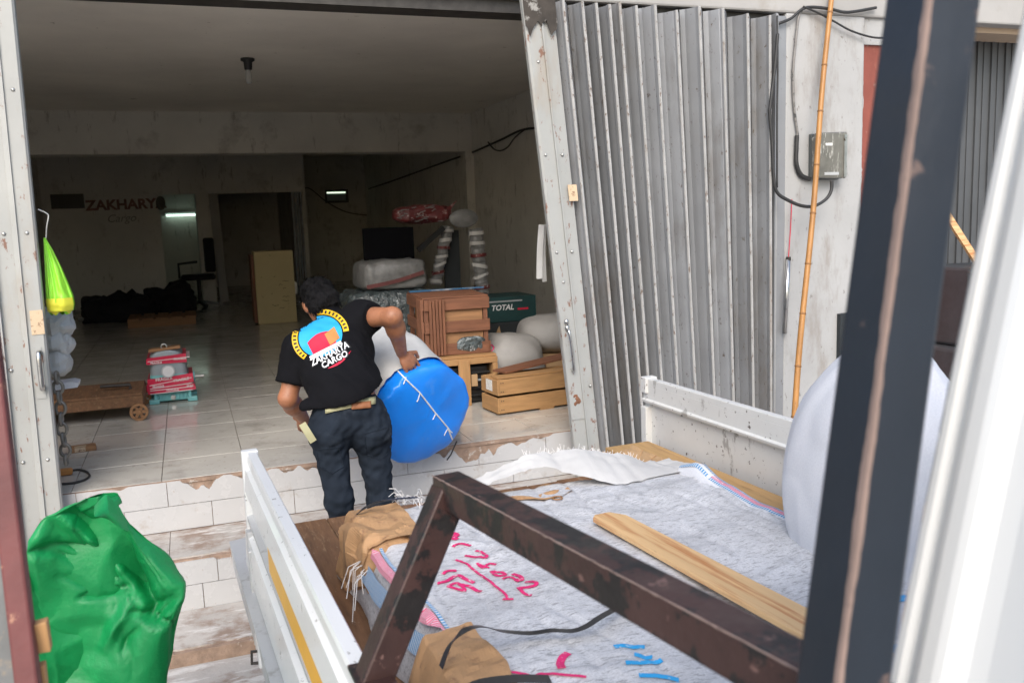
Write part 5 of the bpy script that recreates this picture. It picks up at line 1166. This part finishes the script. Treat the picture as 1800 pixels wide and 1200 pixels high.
# ------------------------------------------------------------------ far back: beige box, chair, clutter
BB = thing('beige_box', 'tall beige cardboard box with dark scribbles standing at the back of the shop', 'box', (1.0, 11.4, 0))
MB().box(.775, 1.245, 11.28, 11.62, 0, .895).build('carton', 'cardboard_pale', BB, bevel=.006); MB().box(.735, .773, 11.29, 11.62, .02, .86).build('side_sheet', 'redwood_z', BB, bevel=.003); MB().box(1.247, 1.27, 11.3, 11.5, .35, .5).build('side_label', 'white_label', BB)
sc_ = MB(); rnd = random.Random(5)
for k in range(9):
    x = 1.0+rnd.uniform(-.05, .1); z = .18+.055*k*.9; sc_.tube([(x+.02*i, 11.277, z+rnd.uniform(-.012, .012)) for i in range(rnd.randint(2, 5))], .003, 4)
sc_.build('pen_marks', 'print_dark', BB)
OC = thing('office_chair', 'dark office chair in the gloom against the back wall', 'chair', (.18, 14.4, 0))
MB().box(-.10, .40, 14.2, 14.65, .42, .50).build('seat', 'dark_cloth', OC, bevel=.03); MB().box(.26, .42, 14.5, 14.62, .52, 1.05).build('backrest', 'dark_cloth', OC, bevel=.03)
MB().tube([(-.12, 14.2, .46), (-.12, 14.2, .68), (.15, 14.25, .70)], .02, 6).build('armrest', 'black_plastic', OC); MB().cyl((.15, 14.4, .05), (.15, 14.4, .43), .03, 10).build('gas_lift', 'dark_steel', OC)
for k in range(5): MB().bar((.15, 14.4, .08), (.15+.27*math.cos(k*1.2566), 14.4+.27*math.sin(k*1.2566), .03), .04, .05).build('leg', 'black_plastic', OC)
PL = thing('low_pallet', 'low wooden pallet on the floor in the dark back corner', 'pallet', (-.35, 12.2, 0))
for y in (11.9, 12.2, 12.5): MB().box(-.75, .05, y, y+.09, 0, .09).build('bearer', 'wood_x', PL)
for k in range(5): MB().box(-.75+.17*k, -.62+.17*k, 11.9, 12.6, .091, .11).build('deck_board', 'wood_y', PL)
for (x, y, rx, ry, rz, lb, sd_) in ((-.9, 13.2, .45, .4, .14, 'dark cloth covered heap left of the office chair', 2), (-.25, 13.6, .3, .35, .19, 'dark rounded bundle between the heap and the office chair', 5)):
    tag(superblob(MB(), (x, y, rz*.9), (rx, ry, rz), .5, .5, .22, 4.5, sd_, 60, 36, flat=.002).build('dark_bundle', 'dark_cloth', origin=(x, y, 0), smooth=True), lb, 'bundle')
SF = thing('small_stand', 'small pale metal stand on the floor at the far left of the shop', 'stand', tuple(PZ(152, 562, 0)))
p = PZ(152, 562, 0); MB().cyl((p.x, p.y, 0), (p.x, p.y, .03), .1, 16).build('base', 'plastic_grey', SF); MB().cyl((p.x, p.y, .03), (p.x, p.y, .16), .015, 8).build('stem', 'plastic_grey', SF); superblob(MB(), (p.x, p.y, .2), (.05, .04, .05), 1, 1, 0, nu=14, nv=10).build('head', 'plastic_grey', SF)

# ------------------------------------------------------------------ goods stacked on the right
def boards_box(th, x0, x1, y0, y1, z0, z1, W, bw=.07, t=.014, gap=.03, yaw=0., inner=None):
    """open slatted crate: boards on the front, left and top faces"""
    c = Vector(((x0+x1)/2, (y0+y1)/2, 0)); M = Matrix.Translation(c) @ Matrix.Rotation(yaw, 4, 'Z') @ Matrix.Translation(-c)
    def bd(a, m, n='board'): MB().box(*a, M).build(n, m, th, bevel=.002)
    z = z0+.004; n = max(1, int((z1-z0)/(bw+gap)+.4)); st = (z1-z0-bw)/max(1, n-1)
    for k in range(n):
        zz_ = z0+st*k; j = random.uniform(-.006, .006)
        bd((x0-.004+j, x1+.004+j, y0-t, y0-.001, zz_, zz_+bw), W+'_x'); bd((x0-t-.001, x0-.001, y0-.008, y1, zz_+j*.5, zz_+bw+j*.5), W+'_y'); bd((x0, x1, y1+.001, y1+t, zz_, zz_+bw), W+'_x'); bd((x1+.001, x1+t, y0, y1, zz_, zz_+bw), W+'_y')
    for px in (x0+.001, x1-.03):
        for py in (y0+.001, y1-.03): bd((px, px+.029, py, py+.029, z0, z1), W+'_z', 'corner_post')
    yy = y0
    while yy < y1-.02: bd((x0-.006, x1+.006, yy, min(yy+bw, y1), z1+.001, z1+.012), W+'_x', 'top_board'); yy += bw+.012
    if inner: MB().box(x0+.035, x1-.035, y0+.01, y1-.035, z0+.01, z1-.01, M).build('contents', inner, th)
C1 = thing('wooden_crate', 'pine crate open at the front with black goods, under the brown crate', 'crate', (1.62, 5.65, 0))
X0, X1, Y0, Y1 = 1.38, 1.875, 5.44, 5.95
M = Matrix.Identity(4)
for a, m, n in (((X0, X1, Y0, Y0+.05, .27, .31), 'pine_x', 'top_rail'), ((X0, X1, Y1-.05, Y1, .27, .31), 'pine_x', 'top_rail'), ((X0, X0+.05, Y0, Y1, 0, .268), 'pine_z', 'side'), ((1.60, 1.68, Y0-.014, Y0-.001, .0, .30), 'pine_z', 'front_slat'), ((X1-.035, X1, Y0, Y1, .0, .268), 'pine_z', 'side'), ((1.69, 1.735, Y0+.01, Y0+.02, .12, .20), 'cardboard', 'card_tag')): MB().box(*a).build(n, m, C1, bevel=.003)
for k in range(5): MB().box(X0, X1, Y0+.02+.1*k, Y0+.1+.1*k, .311, .325).build('top_board', 'pine_x', C1, bevel=.002)
MB().box(X0+.06, X1-.05, Y0+.05, Y1-.05, .006, .25).build('black_goods', 'black_plastic', C1, bevel=.02)
for k in range(4): MB().box(1.70, X1-.045, Y0+.03, Y0+.052, .05+.05*k, .062+.05*k).build('goods_fin', 'motor_grey' if k == 2 else 'black_plastic', C1, bevel=.003)
C2 = thing('wooden_crate', 'large reddish brown slatted crate holding cartons, in the middle of the goods', 'crate', (1.6, 5.8, .326))
boards_box(C2, 1.44, 1.87, 5.55, 6.12, .328, .70, 'redwood', bw=.075, gap=.05, yaw=R(-4), inner='wood_x')
for k in range(4): MB().box(1.398+.0*k, 1.415, 5.56+.03*k, 5.585+.03*k, .33, .70).build('edge_sheet', 'redwood_z', C2, bevel=.002)
for k in range(5): MB().box(1.445+.022*k, 1.462+.022*k, 5.515, 5.53, .332, .70-.01*(k % 2)).build('edge_sheet', 'redwood_z', C2, bevel=.002)
superblob(MB(), (1.73, 5.545, .39), (.10, .02, .045), .6, .6, .02, 14, 3, 24, 14).build('wrapped_part', 'clear_wrap', C2)
for nm, z0, lb in (('wooden_crate', .012, 'lower of two long flat pine crates near the shop edge'), ('wooden_crate', .125, 'upper of two long flat pine crates, with a label and loose lid')):
    LC = thing(nm, lb, 'crate', (2.1, 5.15, z0), group=None)
    a0_ = R(6); c0 = Vector((1.745, 5.05, 0)); M = Matrix.Translation(c0) @ Matrix.Rotation(a0_, 4, 'Z')
    for a, m, n in (((0, .75, 0, .014, z0, z0+.098), 'pine_x', 'long_side'), ((0, .75, .226, .24, z0, z0+.098), 'pine_x', 'long_side'), ((-.014, -.0005, -.002, .242, z0, z0+.096), 'pine_y', 'end_board'), ((0, .75, .015, .225, z0, z0+.012), 'pine_x', 'bottom_board')): MB().box(*a, M).build(n, m, LC, bevel=.002)
    if z0 < .05:
        for x in (.28, .6): MB().box(x, x+.1, .0, .24, .0005, z0-.0005, M).build('skid', 'pine_y', LC)
    else:
        MB().box(-.0005, .75, .02, .12, z0+.099, z0+.109, M).build('lid_board', 'pine_x', LC, bevel=.002); M2 = M @ Matrix.Translation((.1, .10, z0+.11)) @ Matrix.Rotation(R(14), 4, 'Z') @ Matrix.Rotation(R(-3), 4, 'Y')
        MB().box(0, .6, 0, .14, 0.002, .014, M2).build('loose_lid', 'redwood_x', LC, bevel=.002)
        MB().box(-.0162, -.0145, .075, .165, z0+.02, z0+.088, M).build('shipping_label', 'white_label', LC)
    for zz_ in (z0+.02, z0+.075):
        for xx in (.008, .022): MB().box(xx, xx+.006, -.002, 0, zz_, zz_+.006, M).build('nail_head', 'dark_steel', LC)
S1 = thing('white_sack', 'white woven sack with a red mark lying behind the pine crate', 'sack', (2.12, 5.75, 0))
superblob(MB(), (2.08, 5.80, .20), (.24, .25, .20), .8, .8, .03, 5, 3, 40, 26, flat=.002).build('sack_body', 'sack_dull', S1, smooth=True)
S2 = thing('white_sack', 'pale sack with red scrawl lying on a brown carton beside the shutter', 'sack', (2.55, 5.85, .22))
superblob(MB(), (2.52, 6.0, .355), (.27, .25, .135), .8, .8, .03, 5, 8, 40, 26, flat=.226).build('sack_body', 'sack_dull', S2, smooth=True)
for S_x, pts in ((S1, [(848, 612), (862, 606), (868, 612), (858, 620), (850, 616)]), (S1, [(866, 620), (874, 615), (876, 622), (868, 624)]), (S2, [(922, 600), (932, 594), (940, 602)]), (S2, [(962, 612), (970, 620), (975, 612)])):
    P = []
    ob = S_x.children[0]; bv = BVHTree.FromPolygons([tuple(v.co+Vector(ORG[S_x.name])) for v in ob.data.vertices], [tuple(p.vertices) for p in ob.data.polygons])
    D_ = [d for d in decal(bv, pts, .006) if d]
    if len(D_) > 1: MB().tube(spline(D_, 4) if len(D_) > 2 else D_, .005, 5).build('red_mark', 'marker_pink', S_x)
CT = thing('brown_carton', 'brown carton under the pale sack beside the shutter', 'carton', (2.5, 5.95, 0)); MB().box(2.24, 2.8, 5.72, 6.2, 0, .222).build('carton', 'cardboard', CT, bevel=.005); MB().box(2.30, 2.33, 5.715, 5.722, .02, .2).build('tape_strip', 'redwood_z', CT)
TB = thing('teal_carton', 'dark teal carton with white lettering stacked on a black box', 'carton', (2.45, 6.7, .38)); MB().box(2.16, 2.62, 6.6, 7.0, .385, .585).build('carton', 'teal_box', TB, bevel=.004)
v_, f_ = text_geo('TOTAL', .06, frameM((2.33, 6.597, .50), (1, 0, 0), (0, 0, 1)), shear=.2, bold=.0015); MB().add(v_, f_).build('carton_lettering', 'print_white', TB)
MB().box(2.46, 2.55, 6.596, 6.599, .475, .49).build('carton_print', 'print_red', TB); MB().box(2.2, 2.5, 6.596, 6.599, .545, .556).build('carton_print', 'plastic_grey', TB)
KB = thing('black_box', 'large black box under the teal carton at the right wall', 'box', (2.45, 6.75, 0)); MB().box(2.08, 2.70, 6.58, 7.05, 0, .383).build('carton', 'dark_box', KB, bevel=.006)
for x in (2.15, 2.27): MB().prism([(x, .2), (x+.05, .2), (x+.02, .36), (x-.01, .3)], lambda q_: (q_[0], 6.572, q_[1]), lambda q_: (q_[0], 6.5795, q_[1])).build('carton_print', 'cardboard', KB)
BP = MB(); a, b = PY(720, 524, 6.05), PY(850, 519, 6.05); tag(MB().box(a.x, b.x, 6.03, 6.07, .7135, .725).build('blue_profile', 'strip_blue', origin=(a.x, 6.04, .7135), bevel=.003), 'flat blue strip lying along the top of the brown crate', 'profile')
LW = thing('wrapped_pallet', 'clear film wrapped stack of dark goods behind the person', 'pallet load', (1.45, 6.9, 0)); MB().box(1.15, 1.80, 6.68, 7.2, 0, .62).build('stacked_goods', 'teal_box', LW, bevel=.01)
superblob(MB(), (1.475, 6.94, .345), (.345, .28, .34), .25, .25, .03, 9, 4, 70, 40).build('film_wrap', 'clear_wrap', LW)
SW = thing('silver_package', 'silver plastic wrapped package with red tape on the wrapped stack', 'package', (1.5, 6.9, .69)); superblob(MB(), (1.50, 6.92, .80), (.26, .24, .115), .35, .35, .03, 8, 6, 50, 30).build('wrapping', 'film_grey', SW, smooth=True)
MB().ribbon([PY(u, v, 6.64) for u, v in ((645, 505), (680, 498), (710, 490), (745, 478))], .03, .003, side=(0, 0, 1)).build('tape_strip', 'red_rail', SW)
TV = thing('black_screen', 'flat black screen panel standing on the silver package', 'screen', (1.5, 6.9, .915)); MB().box(1.30, 1.70, 6.86, 6.90, .915, 1.165).build('panel', 'screen_black', TV, bevel=.006); MB().box(1.42, 1.58, 6.84, 6.96, .905, .917).build('stand', 'black_plastic', TV)
# treadmill: two wrapped uprights, taped console, grey oval cover
TMl = thing('wrapped_treadmill', 'exercise machine wrapped in film and red tape standing by the right wall', 'exercise machine', (2.05, 7.2, 0))
def wrapcol(p0_, p1_, r_, seed):
    A, B_ = Vector(p0_), Vector(p1_); N_ = 44
    MB().tube([A.lerp(B_, k/N_)+Vector((.012*vnoise((k*.2, seed, 1)), 0, 0)) for k in range(N_+1)], [r_*(1+.28*vnoise((k*.55, seed, 0), 1.)+.12*vnoise((k*1.7, seed, 4))) for k in range(N_+1)], 14).build('wrapped_upright', 'film_grey', TMl)
    for k in range(7):
        c = A.lerp(B_, (k+.5)/7+.03*vnoise((k, seed, 3), 2.1)); sl_ = .5*vnoise((k, seed, 8), 1.7); h_ = .022+.02*abs(vnoise((k, seed, 5), 1.3)); mb = MB()
        mb.grid(lambda i, j: c+Vector((r_*1.22*math.cos(2*math.pi*i), r_*1.22*math.sin(2*math.pi*i), (j-.5)*h_+sl_*r_*math.cos(2*math.pi*i)+.004*math.sin(9*i))), 20, 3, cu=True).build('tape_wrap', 'tape_dull' if k % 3 == 1 else 'sack_inside', TMl, smooth=True)
wrapcol(PY(850, 530, 7.0), PY(836, 402, 7.0), .055, 1); wrapcol(PY(765, 500, 7.2), PY(788, 398, 7.2), .045, 5)
a, b = PY(845, 530, 7.0), PY(770, 520, 7.2); MB().box(1.75, 2.6, 6.95, 8.2, .02, .2).build('running_deck', 'dark_box', TMl, bevel=.02); MB().box(2.18, 2.32, 6.9, 7.1, .18, .60).build('frame_foot', 'dark_box', TMl, bevel=.01)
pc = PY(742, 376, 7.1); superblob(MB(), pc, (.24, .1, .065), .5, .6, .03, 9, 3, 40, 20).build('console', 'tape_dull', TMl)
for k in range(16): 
    p = PY(695+rnd.random()*80, 362+rnd.random()*28, 6.99); MB().bar(p, p+Vector((.06*rnd.random()+.02, 0, rnd.uniform(-.015, .02))), .006, .004, (0, 1, 0)).build('tape_glint', 'film_grey', TMl)
po = PY(815, 384, 7.0); superblob(MB(), po, (.125, .03, .075), 1, 1, .004, 6, 2, 36, 18).build('oval_cover', 'film_grey', TMl, smooth=True)
MB().prism([(PY(776, 370, 7.05).x, PY(776, 372, 7.05).z), (PY(790, 372, 7.05).x, PY(790, 372, 7.05).z), (PY(803, 352, 7.05).x, PY(803, 352, 7.05).z)], lambda q_: (q_[0], 7.04, q_[1]), lambda q_: (q_[0], 7.06, q_[1])).build('tape_tail', 'tape_dull', TMl)
MB().bar(PY(735, 440, 7.1), PY(780, 400, 7.1), .04, .03, (0, 1, 0)).build('brace', 'black_plastic', TMl); pa, pb_ = PY(778, 405, 7.3), PY(810, 520, 7.3); MB().box(pa.x, pb_.x, 7.28, 7.32, .2, pa.z).build('back_panel', 'dark_box', TMl)
# hanging strip behind the shutter
p = PY(950, 420, 5.0); hs = MB(); hs.ribbon([PY(952, 395, 4.62), PY(949, 440, 4.62), PY(948, 490, 4.62)], .035, .004, side=(1, 0, 0)); hs.ribbon([PY(956, 395, 4.63), PY(955, 440, 4.63), PY(957, 495, 4.63)], .03, .004, side=(1, .3, 0))
tag(hs.build('hanging_cloth', 'silver_sheet', origin=tuple(PY(950, 395, 4.62))), 'grey cloth strip hanging beside the leaning shutter edge', 'cloth')
